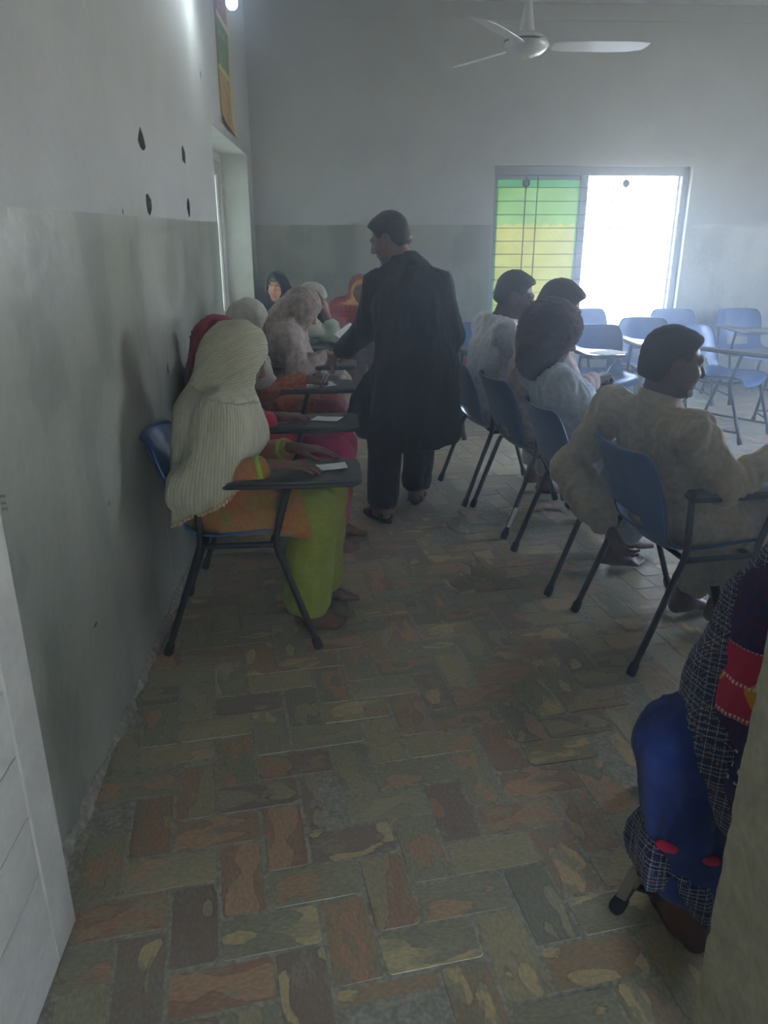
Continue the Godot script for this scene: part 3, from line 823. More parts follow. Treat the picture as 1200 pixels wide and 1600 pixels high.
func build_banner() -> void:
	# a narrow printed strip hanging flat on the left wall above the far door
	var w := 64; var h := 192
	var im := Image.create(w, h, false, Image.FORMAT_RGB8)
	var a := field_bytes(91, 0.05, w, h, 4)
	for y in h:
		for x in w:
			var t := y / float(h); var k := a[y * w + x] / 255.0
			var c := srgb(142, 66, 66).lerp(srgb(170, 140, 110), smoothstep(0.62, 0.7, k))
			if t > 0.27 and t < 0.31: c = srgb(206, 196, 140)
			elif t >= 0.31 and t < 0.60: c = srgb(98, 120, 72).lerp(srgb(140, 148, 92), smoothstep(0.55, 0.66, k))
			elif t >= 0.60 and t < 0.64: c = srgb(200, 186, 110)
			elif t >= 0.64: c = srgb(168, 140, 80).lerp(srgb(150, 98, 68), smoothstep(0.52, 0.6, k))
			if x > 50: c = srgb(196, 184, 130)
			if x < 3: c = srgb(66, 52, 40)
			im.set_pixel(x, y, c)
	var m := plain(Color.WHITE, 0.55); m.albedo_texture = ImageTexture.create_from_image(im)
	var mb := MB.new()
	var z0 := -5.60; var z1 := -6.33; var y0 := 2.16; var y1 := 3.05
	var n := 12
	for i in n:
		var ta := float(i) / n; var tb := float(i + 1) / n
		var xa := XL + 0.008 + 0.004 * sin(ta * 7.0); var xb := XL + 0.008 + 0.004 * sin(tb * 7.0)
		if i == n - 1: xb += 0.02
		mb.quad(Vector3(xa, y1 - (y1 - y0) * ta, z0), Vector3(xb, y1 - (y1 - y0) * tb, z0), Vector3(xb, y1 - (y1 - y0) * tb - (0.03 if i == n - 1 else 0.0), z1), Vector3(xa, y1 - (y1 - y0) * ta, z1), Vector2(0, ta), Vector2(0, tb), Vector2(1, tb), Vector2(1, ta))
	# thickness
	mb.quad(Vector3(XL + 0.002, y1, z0), Vector3(XL + 0.002, y0, z0), Vector3(XL + 0.008, y0, z0), Vector3(XL + 0.008, y1, z0))
	single("wall_banner", mb, m, "narrow faded banner in red, green and yellow on left wall", "banner")

# ---------------------------------------------------------------- tablet-arm chairs (local: +x forward, +z the sitter's right)
var chair0: Node3D
func bend(pts: Array, r: float, seg := 10) -> MB:   # a tube with rounded bends
	var path := PackedVector3Array([pts[0]])
	for i in range(1, pts.size() - 1):
		var p: Vector3 = pts[i]
		var a: Vector3 = p + (pts[i - 1] - p).normalized() * 0.045; var b: Vector3 = p + (pts[i + 1] - p).normalized() * 0.045
		for k in 5:
			var t := k / 4.0
			path.append(a.lerp(p, t).lerp(p.lerp(b, t), t))
	path.append(pts[pts.size() - 1])
	var m := MB.new(); m.tube(path, PackedFloat32Array([r]), seg)
	return m

func foot_cap(p: Vector3, d: Vector3) -> MB:
	var m := MB.new()
	d = d.normalized()
	m.tube(PackedVector3Array([p + Vector3(0, 0.002, 0), p + d * 0.012, p + d * 0.04, p + d * 0.052]), PackedFloat32Array([0.0165, 0.0185, 0.017, 0.0135]), 10)
	return m

func shell_point(u: float, v: float) -> Vector3:
	# v 0 = front edge of the seat ... 1 = top of the back; u -1..1 across
	var prof := [Vector3(0.215, 0.425, 0.195), Vector3(0.195, 0.452, 0.205), Vector3(0.12, 0.462, 0.215), Vector3(0.0, 0.452, 0.22), Vector3(-0.10, 0.448, 0.22), Vector3(-0.165, 0.462, 0.215), Vector3(-0.205, 0.505, 0.205), Vector3(-0.228, 0.57, 0.205), Vector3(-0.252, 0.65, 0.212), Vector3(-0.285, 0.735, 0.212), Vector3(-0.305, 0.785, 0.190), Vector3(-0.318, 0.80, 0.165)]
	var s := v * (prof.size() - 1)
	var i := clampi(int(s), 0, prof.size() - 2)
	var t := s - i
	var p0: Vector3 = prof[maxi(i - 1, 0)]; var p1: Vector3 = prof[i]; var p2: Vector3 = prof[i + 1]; var p3: Vector3 = prof[mini(i + 2, prof.size() - 1)]
	var q := p1.cubic_interpolate(p2, p0, p3, t)
	var dish := 0.022 * (1.0 - u * u)
	var e := pow(absf(u), 4.0)
	var back := smoothstep(0.45, 0.62, v)
	# the seat dips in the middle, its rim curls up; the back wraps forward at the sides
	return Vector3(q.x - dish * back + 0.028 * e * back, q.y - dish * (1.0 - back) + 0.018 * e * (1.0 - back), q.z * u)

func seat_shell() -> MB:
	var m := MB.new()
	var nu := 16; var nv := 36
	var P := []; var N := []
	for j in nv + 1:
		var row := []
		for i in nu + 1: row.append(shell_point(-1.0 + 2.0 * i / nu, float(j) / nv))
		P.append(row)
	for j in nv + 1:
		var row := []
		for i in nu + 1:
			var du: Vector3 = P[j][mini(i + 1, nu)] - P[j][maxi(i - 1, 0)]; var dv: Vector3 = P[mini(j + 1, nv)][i] - P[maxi(j - 1, 0)][i]
			row.append(du.cross(dv).normalized())
		N.append(row)
	var th := 0.0055
	var hole := func(i: int, j: int) -> bool: return i < 0 or j < 0 or i >= nu or j >= nv or (j >= 19 and j <= 21 and i >= 4 and i < nu - 4)
	var s := -1.0 if N[0][nu / 2].y < 0 else 1.0
	var t0 := m.v.size()
	for side in 2:
		var k := (s if side == 0 else -s)
		for j in nv + 1:
			for i in nu + 1: m.vert(P[j][i] + N[j][i] * k * th * 0.5, N[j][i] * k, Vector2(float(i) / nu, float(j) / nv))
	var cnt := (nu + 1) * (nv + 1)
	for j in nv:
		for i in nu:
			if hole.call(i, j): continue
			for side in 2:
				var b := t0 + side * cnt
				var a := b + j * (nu + 1) + i; var c := a + nu + 2
				var out: Vector3 = m.n[a]
				var q := [a, a + 1, c, a + nu + 1]
				if (m.v[c] - m.v[a]).cross(m.v[q[1]] - m.v[a]).dot(out) > 0: m.ix.append_array([a, q[1], c, a, c, q[3]])
				else: m.ix.append_array([a, c, q[1], a, q[3], c])
			for e in [[-1, 0, 0, 0, 0, 1], [1, 0, 1, 0, 1, 1], [0, -1, 0, 0, 1, 0], [0, 1, 0, 1, 1, 1]]:
				if hole.call(i + e[0], j + e[1]):
					var a: int = t0 + (j + e[3]) * (nu + 1) + i + e[2]; var b: int = t0 + (j + e[5]) * (nu + 1) + i + e[4]
					# rolled lip that sticks down behind the rim
					m.quad(m.v[a], m.v[b], m.v[b + cnt], m.v[a + cnt])
	# thick rim bead around the outside
	var path := PackedVector3Array()
	for i in range(0, nu + 1): path.append(P[nv][i])
	for j in range(nv - 1, -1, -1): path.append(P[j][nu])
	for i in range(nu - 1, -1, -1): path.append(P[0][i])
	for j in range(1, nv + 1): path.append(P[j][0])
	m.tube(path, PackedFloat32Array([0.0062]), 6, false)
	return m

func tablet_outline() -> PackedVector2Array:
	# x forward, z right: a narrow arm that widens into a writing board
	var raw := [Vector2(-0.15, 0.21), Vector2(-0.15, 0.275), Vector2(0.20, 0.282), Vector2(0.425, 0.272), Vector2(0.452, 0.245), Vector2(0.452, 0.02), Vector2(0.43, -0.005), Vector2(0.23, -0.005), Vector2(0.19, 0.03), Vector2(0.14, 0.16), Vector2(0.08, 0.205)]
	var out := PackedVector2Array()
	var n := raw.size()
	for i in n:
		var p: Vector2 = raw[i]
		var l := minf(0.02, minf(p.distance_to(raw[(i + n - 1) % n]), p.distance_to(raw[(i + 1) % n])) * 0.45)
		var a: Vector2 = p + (raw[(i + n - 1) % n] - p).normalized() * l; var b: Vector2 = p + (raw[(i + 1) % n] - p).normalized() * l
		for k in 3:
			var t := k / 2.0
			out.append(a.lerp(p, t).lerp(p.lerp(b, t), t))
	return out

func make_chair(label: String, at: Vector3, yaw: float, group: String) -> Node3D:
	var t := thing("tablet_chair", label, "chair", at, yaw, group)
	part("seat_shell", seat_shell(), mats.blue_plastic, t)
	var r := 0.0125
	# each leg runs from its foot up to the seat rail; on the sitter's right it goes on up to the arm
	var legs := [
		[Vector3(-0.285, 0.0, 0.25), Vector3(-0.125, 0.45, 0.238), Vector3(-0.135, 0.655, 0.24)],
		[Vector3(0.285, 0.0, 0.245), Vector3(0.135, 0.44, 0.238), Vector3(0.195, 0.655, 0.243)],
		[Vector3(-0.285, 0.0, -0.25), Vector3(-0.135, 0.435, -0.232), Vector3(-0.10, 0.436, -0.205)],
		[Vector3(0.285, 0.0, -0.245), Vector3(0.14, 0.435, -0.232), Vector3(0.10, 0.436, -0.205)]]
	for g in legs:
		var d: Vector3 = (g[1] - g[0]).normalized()
		var lg := part("leg", bend([g[0] + d * 0.012, g[1], g[2]], r), mats.black_tube, t)
		part("rubber_foot", foot_cap(g[0], d), mats.rubber, lg)
	for x in [-0.118, 0.128]:
		var m := MB.new(); m.bar(Vector3(x, 0.428, -0.232), Vector3(x, 0.428, 0.238), 0.011, 8)
		part("seat_rail", m, mats.black_tube, t)
	for z in [0.235, -0.23]:
		var m := MB.new(); m.bar(Vector3(-0.12, 0.43, z), Vector3(0.13, 0.43, z), 0.011, 8)
		part("side_rail", m, mats.black_tube, t)
	var tb := MB.new(); tb.slab(tablet_outline(), 0.668, 0.682, 0.003)
	var tab := part("tablet_arm", tb, mats.tablet, t)
	var rm := MB.new(); rm.slab(Geometry2D.offset_polygon(tablet_outline(), 0.004)[0], 0.655, 0.674, 0.005)
	part("tablet_edge", rm, mats.tablet_rim, tab)
	return t

func chair(at: Vector3, yaw: float, label: String, group: String) -> Node3D:
	if chair0 == null:
		chair0 = make_chair(label, at, yaw, group)
		return chair0
	var r: Node3D = chair0.duplicate()
	r.name = numbered("tablet_chair"); add_child(r)
	r.position = at; r.rotation_degrees.y = yaw
	tag(r, label, "chair", group)
	return r

func low_bars(c: Node3D) -> void:   # chairs with a stretcher near the floor on each side
	for z in [0.243, -0.24]:
		var m := MB.new(); m.bar(Vector3(-0.255, 0.085, z), Vector3(0.257, 0.085, z), 0.009, 8)
		part("stretcher", m, mats.black_tube, c)
	var m2 := MB.new(); m2.bar(Vector3(-0.252, 0.10, -0.246), Vector3(-0.252, 0.10, 0.246), 0.009, 8)
	part("stretcher", m2, mats.black_tube, c)

func build_chairs() -> void:
	var wg := "blue tablet chairs along the left wall"
	var mg := "blue tablet chairs of the men's row"
	var eg := "empty blue tablet chairs at the back"
	chair(Vector3(-0.379, 0, -2.82), 1.0, "blue tablet chair under nearest woman in cream ribbed shawl", wg)
	var c = chair(Vector3(-0.36, 0, -3.60), 0.0, "blue tablet chair under woman in red shawl", wg)
	chair(Vector3(-0.36, 0, -4.47), 0.0, "blue tablet chair under woman with white veil writing", wg)
	chair(Vector3(-0.32, 0, -5.25), -3.0, "blue tablet chair under woman in tan patterned shawl", wg)
	chair(Vector3(-0.35, 0, -6.02), 0.0, "blue tablet chair under old woman holding her forehead", wg)
	chair(Vector3(-0.35, 0, -7.06), -90.0, "blue tablet chair in corner under woman in black scarf", wg)
	chair(Vector3(0.26, 0, -7.0), -90.0, "blue tablet chair under woman in yellow and maroon shawl", wg)
	chair(Vector3(1.283, 0, -2.60), 6.5, "blue tablet chair under nearest man in cream shirt", mg)
	chair(Vector3(1.16, 0, -3.24), 4.5, "blue tablet chair under person in light blue shirt", mg)
	c = chair(Vector3(1.083, 0, -3.92), 9.0, "blue tablet chair with grey tape on leg under pink shirted man", mg)
	var tp := MB.new()
	tp.cuboid(Transform3D(Basis(Vector3(0, 0, 1), deg_to_rad(-20)) * Basis(Vector3(0, 1, 0), 0.4), Vector3(-0.248, 0.12, 0.262)), Vector3(0.014, 0.055, 0.003), 0.001)
	tp.cuboid(Transform3D(Basis(Vector3(0, 0, 1), deg_to_rad(-20)), Vector3(-0.24, 0.14, 0.245)), Vector3(0.0155, 0.02, 0.0155), 0.004)
	part("tape_wrap", tp, plain(srgb(176, 176, 172), 0.6), c)
	chair(Vector3(0.96, 0, -4.42), 8.5, "blue tablet chair under farthest man in white shirt", mg)
	c = chair(Vector3(0.995, 0, -1.40), 150.0, "tablet chair with taped leg beside the door jamb", "")
	low_bars(c)
	for k in c.get_children():
		if k.name.begins_with("tablet_arm"): k.free()
	var t2 := MB.new()
	t2.cuboid(Transform3D(Basis(Vector3(0, 0, 1), deg_to_rad(15)), Vector3(0.262, 0.105, -0.262)), Vector3(0.012, 0.05, 0.0025), 0.001)
	t2.cuboid(Transform3D(Basis(Vector3(0, 0, 1), deg_to_rad(19)), Vector3(0.250, 0.12, -0.244)), Vector3(0.0155, 0.028, 0.0155), 0.004)
	part("tape_wrap", t2, mats.tape, c)
	low_bars(chair(Vector3(2.45, 0, -7.05), -72.0, "empty blue chair against the bright window", eg))
	low_bars(chair(Vector3(3.17, 0, -6.98), -92.0, "empty blue chair just right of the window", eg))
	low_bars(chair(Vector3(3.82, 0, -6.98), -90.0, "empty blue chair in shadowed corner farthest right", eg))
	low_bars(chair(Vector3(2.03, 0, -5.75), -90.0, "empty blue chair with paper on tablet behind the writing men", eg))
	low_bars(chair(Vector3(2.60, 0, -6.24), -92.0, "empty blue chair half hidden behind nearest man's head", eg))
	c = chair(Vector3(3.0, 0, -5.72), -52.0, "empty blue chair turned sideways right of nearest man's head", eg)
	low_bars(c)
	c = chair(Vector3(3.66, 0, -5.75), -100.0, "empty blue chair with taped leg cut by right picture edge", eg)
	low_bars(c)
	var t3 := MB.new()
	t3.cuboid(Transform3D(Basis(Vector3(0, 0, 1), deg_to_rad(19)), Vector3(0.25, 0.14, 0.246)), Vector3(0.018, 0.04, 0.02), 0.005)
	part("tape_wrap", t3, mats.tape, c)
	low_bars(chair(Vector3(1.12, 0, -5.95), -75.0, "empty blue chair between standing man and white shirted man", eg))

# ---------------------------------------------------------------- people: templates (local: +x the way the face or the fingers point, +y up, +z right)
var head_m: MB
var head_f: MB
var hair_short: MB
var foot_t: MB
var hand_flat: MB
var hand_grip: MB
var hand_rest: MB

func lin(r: int, g: int, b: int) -> Color: return srgb(r, g, b).srgb_to_linear()

func make_head(male: bool) -> MB:
	var f := Field.new(Vector3(-0.15, -0.20, -0.11), Vector3(0.145, 0.16, 0.11), 0.0042)
	f.ell(Vector3(-0.018, 0.030, 0), Vector3(0.097, 0.094, 0.076), 0.01)
	f.ell(Vector3(0.028, -0.020, 0), Vector3(0.066, 0.092, 0.063), 0.03)
	f.ell(Vector3(0.040, -0.080, 0), Vector3(0.046, 0.034, 0.044 if male else 0.038), 0.03)
	f.cap(Vector3(-0.005, -0.05, -0.052), Vector3(0.05, -0.088, -0.026), 0.022, 0.018, 0.03)
	f.cap(Vector3(-0.005, -0.05, 0.052), Vector3(0.05, -0.088, 0.026), 0.022, 0.018, 0.03)
	f.ell(Vector3(0.078, -0.100, 0), Vector3(0.016, 0.014, 0.018), 0.02)      # chin
	f.cap(Vector3(-0.025, -0.06, 0), Vector3(-0.035, -0.125, 0), 0.056 if male else 0.048, 0.050 if male else 0.044, 0.03)
	for s in [-1.0, 1.0]:
		f.ell(Vector3(0.062, -0.026, 0.040 * s), Vector3(0.028, 0.026, 0.024), 0.03)    # cheek
		f.cap(Vector3(0.078, 0.030, 0.046 * s), Vector3(0.092, 0.033, 0.012 * s), 0.011, 0.011, 0.016)   # brow
		f.ell(Vector3(0.100, 0.010, 0.032 * s), Vector3(0.020, 0.013, 0.018), 0.012, Basis(), 1)   # socket
		f.ell(Vector3(0.078, 0.010, 0.032 * s), Vector3(0.0135, 0.0115, 0.0145), 0.004)   # eye
		f.ell(Vector3(-0.006, -0.006, 0.078 * s), Vector3(0.026, 0.034, 0.010), 0.010, Basis(Vector3(0, 1, 0), 0.35 * s))   # ear
		f.ell(Vector3(0.000, -0.004, 0.088 * s), Vector3(0.013, 0.019, 0.006), 0.005, Basis(Vector3(0, 1, 0), 0.35 * s), 1)
		f.ell(Vector3(0.101, -0.030, 0.011 * s), Vector3(0.012, 0.009, 0.009), 0.008)   # nostril wing
	f.cap(Vector3(0.090, 0.022, 0), Vector3(0.114, -0.022, 0), 0.009, 0.012, 0.014)    # nose
	f.cap(Vector3(0.088, -0.056, -0.018), Vector3(0.094, -0.054, 0), 0.006, 0.008, 0.008)
	f.cap(Vector3(0.088, -0.056, 0.018), Vector3(0.094, -0.054, 0), 0.006, 0.008, 0.008)
	f.cap(Vector3(0.086, -0.068, -0.014), Vector3(0.086, -0.068, 0.014), 0.009, 0.009, 0.008)
	f.ell(Vector3(0.104, -0.0615, 0), Vector3(0.012, 0.0022, 0.024), 0.003, Basis(), 1)
	var m := f.mesh()
	for i in m.v.size():
		var p := m.v[i]
		var c := Color(1, 1, 1)
		for s in [-1.0, 1.0]:
			var q := p - Vector3(0.088, 0.010, 0.032 * s)
			if p.x > 0.082 and absf(q.y) < 0.0065 and absf(q.z) < 0.012: c = Color(2.6, 3.0, 3.4) if absf(q.z) > 0.0055 else Color(0.10, 0.10, 0.10)
			var w := p - Vector3(0.09, 0.034, 0.030 * s)
			if absf(w.y + absf(w.z) * 0.12) < 0.0055 and absf(w.z) < 0.021 and p.x > 0.07: c = Color(0.18, 0.17, 0.16)
		if p.x > 0.084 and absf(p.y + 0.061) < 0.012 and absf(p.z) < 0.022 - absf(p.y + 0.061) * 0.7: c = Color(0.85, 0.62, 0.60)
		if male and p.x > 0.02 and p.y < -0.045 and c.r > 0.9 and absf(p.y + 0.061) > 0.012: c = Color(0.62, 0.62, 0.62)
		m.col[i] = c
	return m

func make_hair() -> MB:
	var f := Field.new(Vector3(-0.16, -0.12, -0.12), Vector3(0.14, 0.17, 0.12), 0.006)
	f.ell(Vector3(-0.020, 0.036, 0), Vector3(0.104, 0.101, 0.083), 0.01)
	f.ell(Vector3(-0.065, -0.03, 0), Vector3(0.052, 0.062, 0.068), 0.03)
	f.ell(Vector3(0.040, 0.094, 0), Vector3(0.046, 0.026, 0.060), 0.03)
	f.ell(Vector3(0.124, 0.016, 0), Vector3(0.084, 0.084, 0.12), 0.010, Basis(), 1)
	f.ell(Vector3(0.015, -0.075, 0.0), Vector3(0.060, 0.070, 0.12), 0.012, Basis(), 1)
	f.ell(Vector3(-0.002, -0.008, 0.086), Vector3(0.030, 0.038, 0.03), 0.006, Basis(), 1)
	f.ell(Vector3(-0.002, -0.008, -0.086), Vector3(0.030, 0.038, 0.03), 0.006, Basis(), 1)
	f.cut(Vector3(0, -0.082, 0), Vector3(-0.2, -1, 0))
	var m := f.mesh()
	var n := noise(5, 60.0, 2)
	for i in m.v.size():
		var p := m.v[i]
		m.v[i] = p + m.n[i] * 0.0035 * n.get_noise_3d(p.x * 0.35, p.y, p.z * 1.2)
		m.uv[i] = Vector2(p.z * 6.0, p.x * 6.0)
	m.renormal()
	return m

func make_hand(b: Array, thumb_in: float) -> MB:
	# right hand, palm down; b: how far each finger joint bends (degrees)
	var f := Field.new(Vector3(-0.06, -0.11, -0.10), Vector3(0.21, 0.05, 0.07), 0.0034)
	f.cap(Vector3(-0.045, 0, 0), Vector3(0.005, 0, 0), 0.024, 0.024, 0.01)
	var zs := [-0.030, -0.009, 0.012, 0.031]; var len0 := [0.042, 0.046, 0.043, 0.034]; var rs := [0.0092, 0.0094, 0.0088, 0.0078]; var base := [0.086, 0.091, 0.086, 0.077]
	for i in 4: f.cap(Vector3(0.004, 0.0, zs[i] * 0.55), Vector3(base[i], 0.003, zs[i]), 0.0165, 0.0118, 0.012)
	for i in 4:
		var p := Vector3(base[i], 0.003, zs[i])
		var a := 0.0
		var fan := deg_to_rad((i - 1.4) * 5.0)
		for j in 3:
			a += deg_to_rad(b[j] * (1.0 + 0.10 * (i - 1)))
			var l: float = len0[i] * [1.0, 0.62, 0.50][j]
			var q := p + Vector3(cos(a) * cos(fan), -sin(a), cos(a) * sin(fan)) * l
			f.cap(p, q, rs[i] * (1.0 - 0.10 * j), rs[i] * (0.92 - 0.10 * j), 0.004)
			f.ell(p, Vector3.ONE * rs[i] * (1.08 - 0.09 * j), 0.004)
			p = q
	var t0 := Vector3(0.014, -0.006, -0.016); var t1 := Vector3(0.046, -0.014, -0.046)
	var t2 := t1 + Vector3(0.034, -0.008 - 0.014 * thumb_in, -0.018 + 0.026 * thumb_in); var t3 := t2 + Vector3(0.026, -0.004 - 0.01 * thumb_in, -0.004 + 0.018 * thumb_in)
	f.cap(t0, t1, 0.017, 0.0135, 0.014); f.cap(t1, t2, 0.0125, 0.0105, 0.006); f.cap(t2, t3, 0.0105, 0.0088, 0.004)
	return f.mesh()

func make_foot() -> MB:
	# right foot, ankle at the origin at 0.075 above the sole
	var f := Field.new(Vector3(-0.08, -0.095, -0.075), Vector3(0.20, 0.08, 0.075), 0.0048)
	f.cap(Vector3(0, 0.06, 0), Vector3(0, 0.0, 0), 0.033, 0.036, 0.01)
	f.cap(Vector3(-0.028, -0.042, 0), Vector3(0.02, -0.03, 0), 0.030, 0.036, 0.03)
	f.cap(Vector3(0.01, -0.015, 0), Vector3(0.10, -0.052, -0.012), 0.036, 0.022, 0.03)
	f.cap(Vector3(0.02, -0.05, 0.012), Vector3(0.095, -0.056, 0.024), 0.024, 0.018, 0.03)
	var z := [-0.032, -0.012, 0.004, 0.019, 0.033]; var l := [0.160, 0.160, 0.150, 0.138, 0.124]; var r := [0.0135, 0.0095, 0.009, 0.0085, 0.008]
	for i in 5: f.cap(Vector3(0.09, -0.055, z[i] * 0.9), Vector3(l[i], -0.075 + r[i], z[i]), 0.016, r[i], 0.008)
	f.cut(Vector3(0, -0.075, 0), Vector3(0, -1, 0), 0.006)
	return f.mesh()

# ---------------------------------------------------------------- posing
func ik(a: Vector3, c: Vector3, l1: float, l2: float, hint: Vector3) -> Vector3:
	var d := c - a; var l := minf(d.length(), (l1 + l2) * 0.999)
	var u := d.normalized()
	var x := (l1 * l1 - l2 * l2 + l * l) / (2.0 * l)
	var h := sqrt(maxf(l1 * l1 - x * x, 0.0))
	var w := (hint - u * hint.dot(u)).normalized()
	return a + u * x + w * h

# joints of a seated figure; o overrides
func seated(o: Dictionary) -> Dictionary:
	var s: float = o.get("s", 0.95)
	var J := {"s": s}
	J.hip = o.get("hip", Vector3(-0.09, 0.55, 0))
	J.neck = o.get("neck", J.hip + Vector3(0.08, 0.42 * s, 0))
	var tw := Basis(Vector3(0, 1, 0), deg_to_rad(o.get("twist", 0.0)))
	var sw: float = o.get("sw", 0.165) * s
	J.shL = o.get("shL", J.neck + tw * Vector3(0.0, -0.045, -sw)); J.shR = o.get("shR", J.neck + tw * Vector3(0.0, -0.045, sw))
	J.hb = Basis(Vector3(0, 1, 0), deg_to_rad(o.get("hy", 0.0))) * Basis(Vector3(1, 0, 0), deg_to_rad(o.get("hr", 0.0))) * Basis(Vector3(0, 0, 1), -deg_to_rad(o.get("hp", 10.0)))
	J.head = o.get("head", J.neck + Vector3(0.05, 0.14 * s, 0))
	J.wrL = o.get("wrL", Vector3(0.20, 0.60, -0.10)); J.wrR = o.get("wrR", Vector3(0.15, 0.715, 0.20))
	J.elL = o.get("elL", ik(J.shL, J.wrL, 0.27 * s, 0.24 * s, o.get("hintL", Vector3(-0.4, -0.8, -0.5))))
	J.elR = o.get("elR", ik(J.shR, J.wrR, 0.27 * s, 0.24 * s, o.get("hintR", Vector3(-0.4, -0.8, 0.5))))
	J.hjL = J.hip + Vector3(0.0, -0.02, -0.085 * s); J.hjR = J.hip + Vector3(0.0, -0.02, 0.085 * s)
	J.knL = o.get("knL", Vector3(0.32, 0.50, -0.10)); J.knR = o.get("knR", Vector3(0.32, 0.50, 0.10))
	J.anL = o.get("anL", Vector3(0.28, 0.075, -0.10)); J.anR = o.get("anR", Vector3(0.28, 0.075, 0.10))
	J.ftL = o.get("ftL", 8.0); J.ftR = o.get("ftR", -8.0)     # which way the feet point (degrees)
	J.hdL = o.get("hdL", (J.wrL - J.elL)); J.hdR = o.get("hdR", (J.wrR - J.elR))
	J.huL = o.get("huL", Vector3.UP); J.huR = o.get("huR", Vector3.UP)
	J.handL = o.get("handL", hand_rest); J.handR = o.get("handR", hand_flat)
	J.hs = o.get("hs", 0.93 * s)
	return J

func bounds(J: Dictionary, pad: float) -> Array:
	var lo := Vector3.ONE * 9; var hi := Vector3.ONE * -9
	for k in J:
		if J[k] is Vector3 and not (k in ["hdL", "hdR", "huL", "huR"]): lo = lo.min(J[k]); hi = hi.max(J[k])
	return [lo - Vector3.ONE * pad, hi + Vector3.ONE * pad]

func aim(x: Vector3, up: Vector3) -> Basis:
	var a := x.normalized(); var z := a.cross(up).normalized()
	return Basis(a, z.cross(a), z)

# one continuous body: trunk and limbs from the field, head, hands and feet joined on
func body_mesh(J: Dictionary, male: bool, skin: Color, cell := 0.015) -> MB:
	var s: float = J.s
	var b := bounds(J, 0.16)
	var f := Field.new(b[0], b[1], cell)
	f.cap(J.hjL, J.hjR, 0.085 * s, 0.085 * s)
	f.cap(J.hip, J.neck.lerp(J.hip, 0.28), 0.085 * s, 0.08 * s, 0.05)
	f.cap(J.neck.lerp(J.hip, 0.28), J.neck, 0.075 * s, 0.046 * s, 0.04)
	f.cap(J.shL, J.shR, 0.042 * s, 0.042 * s, 0.04)
	f.cap(J.neck - Vector3(0, 0.03, 0), J.head + J.hb * Vector3(-0.02, -0.04, 0), 0.048 * s, 0.046 * s, 0.02)
	for q in ["L", "R"]:
		f.cap(J["sh" + q], J["el" + q], 0.042 * s, 0.034 * s); f.cap(J["el" + q], J["wr" + q], 0.034 * s, 0.0235 * s, 0.02)
		f.cap(J["hj" + q], J["kn" + q], 0.07 * s, 0.05 * s); f.cap(J["kn" + q], J["an" + q], 0.05 * s, 0.034 * s)
	var m := f.mesh()
	m.add(head_m if male else head_f, Transform3D(J.hb * Basis.from_scale(Vector3.ONE * J.hs), J.head))
	for q in ["L", "R"]:
		var hb := aim(J["hd" + q], J["hu" + q])
		m.add(J["hand" + q], Transform3D(hb * Basis.from_scale(Vector3.ONE * 0.94 * s), J["wr" + q] + hb.x * 0.012), q == "L")
		m.add(foot_t, Transform3D(Basis(Vector3(0, 1, 0), deg_to_rad(J["ft" + q])) * Basis.from_scale(Vector3.ONE * s), J["an" + q]), q == "L")
	for i in m.col.size(): m.col[i] = m.col[i] * skin
	return m

# folds: pushes a cloth surface in and out along its normal
func folds(m: MB, sd: int, amp: float, freq: Vector3, sharp := true) -> void:
	var n := noise(sd, 1.0, 3)
	for i in m.v.size():
		var p := m.v[i]
		var k := n.get_noise_3d(p.x * freq.x, p.y * freq.y, p.z * freq.z)
		if sharp: k = 1.0 - 2.2 * absf(k)
		var k2 := n.get_noise_3d(p.x * freq.x * 2.6 + 31.0, p.y * freq.y * 2.2, p.z * freq.z * 2.6)
		m.v[i] = p + m.n[i] * amp * (k + 0.45 * (1.0 - 2.4 * absf(k2)))
	m.renormal()

func kurta_mesh(J: Dictionary, o: Dictionary) -> MB:
	var s: float = J.s; var w: float = o.get("fat", 1.0)
	var b := bounds(J, 0.22)
	var f := Field.new(b[0], b[1], o.get("cell", 0.013))
	var ax: Vector3 = (J.shR - J.shL).normalized()
	var chest: Vector3 = J.hip.lerp(J.neck, 0.62)
	for q in [-1.0, 1.0]:
		f.cap(J.hip + Vector3(0, 0, 0.06 * q) * s, chest + ax * 0.07 * q * s, 0.125 * s * w, 0.112 * s * w, 0.05)
	f.cap(chest, J.neck, 0.11 * s * w, 0.062 * s, 0.05)
	f.cap(J.shL, J.shR, 0.052 * s * w, 0.052 * s * w, 0.05)
	for q in ["L", "R"]:
		var e: Vector3 = J["el" + q].lerp(J["wr" + q], o.get("sleeve", 0.80))
		f.cap(J["sh" + q], J["el" + q], 0.068 * s * w, 0.056 * s * w, 0.035)
		f.cap(J["el" + q], e, 0.054 * s * w, o.get("cuff", 0.044) * s, 0.02)
		if o.get("lap", 0.7) > 0.0:
			var k: Vector3 = J["hj" + q].lerp(J["kn" + q], o.get("lap", 0.7))
			f.cap(J["hj" + q], k, 0.112 * s, 0.10 * s, 0.05)
	if o.get("lap", 0.7) > 0.0:
		f.cap(J.hip, (J.knL + J.knR) * 0.5 * 0.6 + J.hip * 0.4, 0.10, 0.075, 0.06)
	if o.has("extra"):
		for e in o.extra: f.cap(e[0], e[1], e[2], e[3], e[4] if e.size() > 4 else 0.04)
	if o.has("cuts"):
		for e in o.cuts: f.cut(e[0], e[1])
	# neck opening
	f.ell(J.neck + Vector3(0.02, 0.055, 0), Vector3(0.06, 0.045, 0.06) * s, 0.01, Basis(), 1)
	var m := f.mesh()
	folds(m, o.get("seed", 1), o.get("fold", 0.007), o.get("freq", Vector3(9, 5, 9)))
	return m

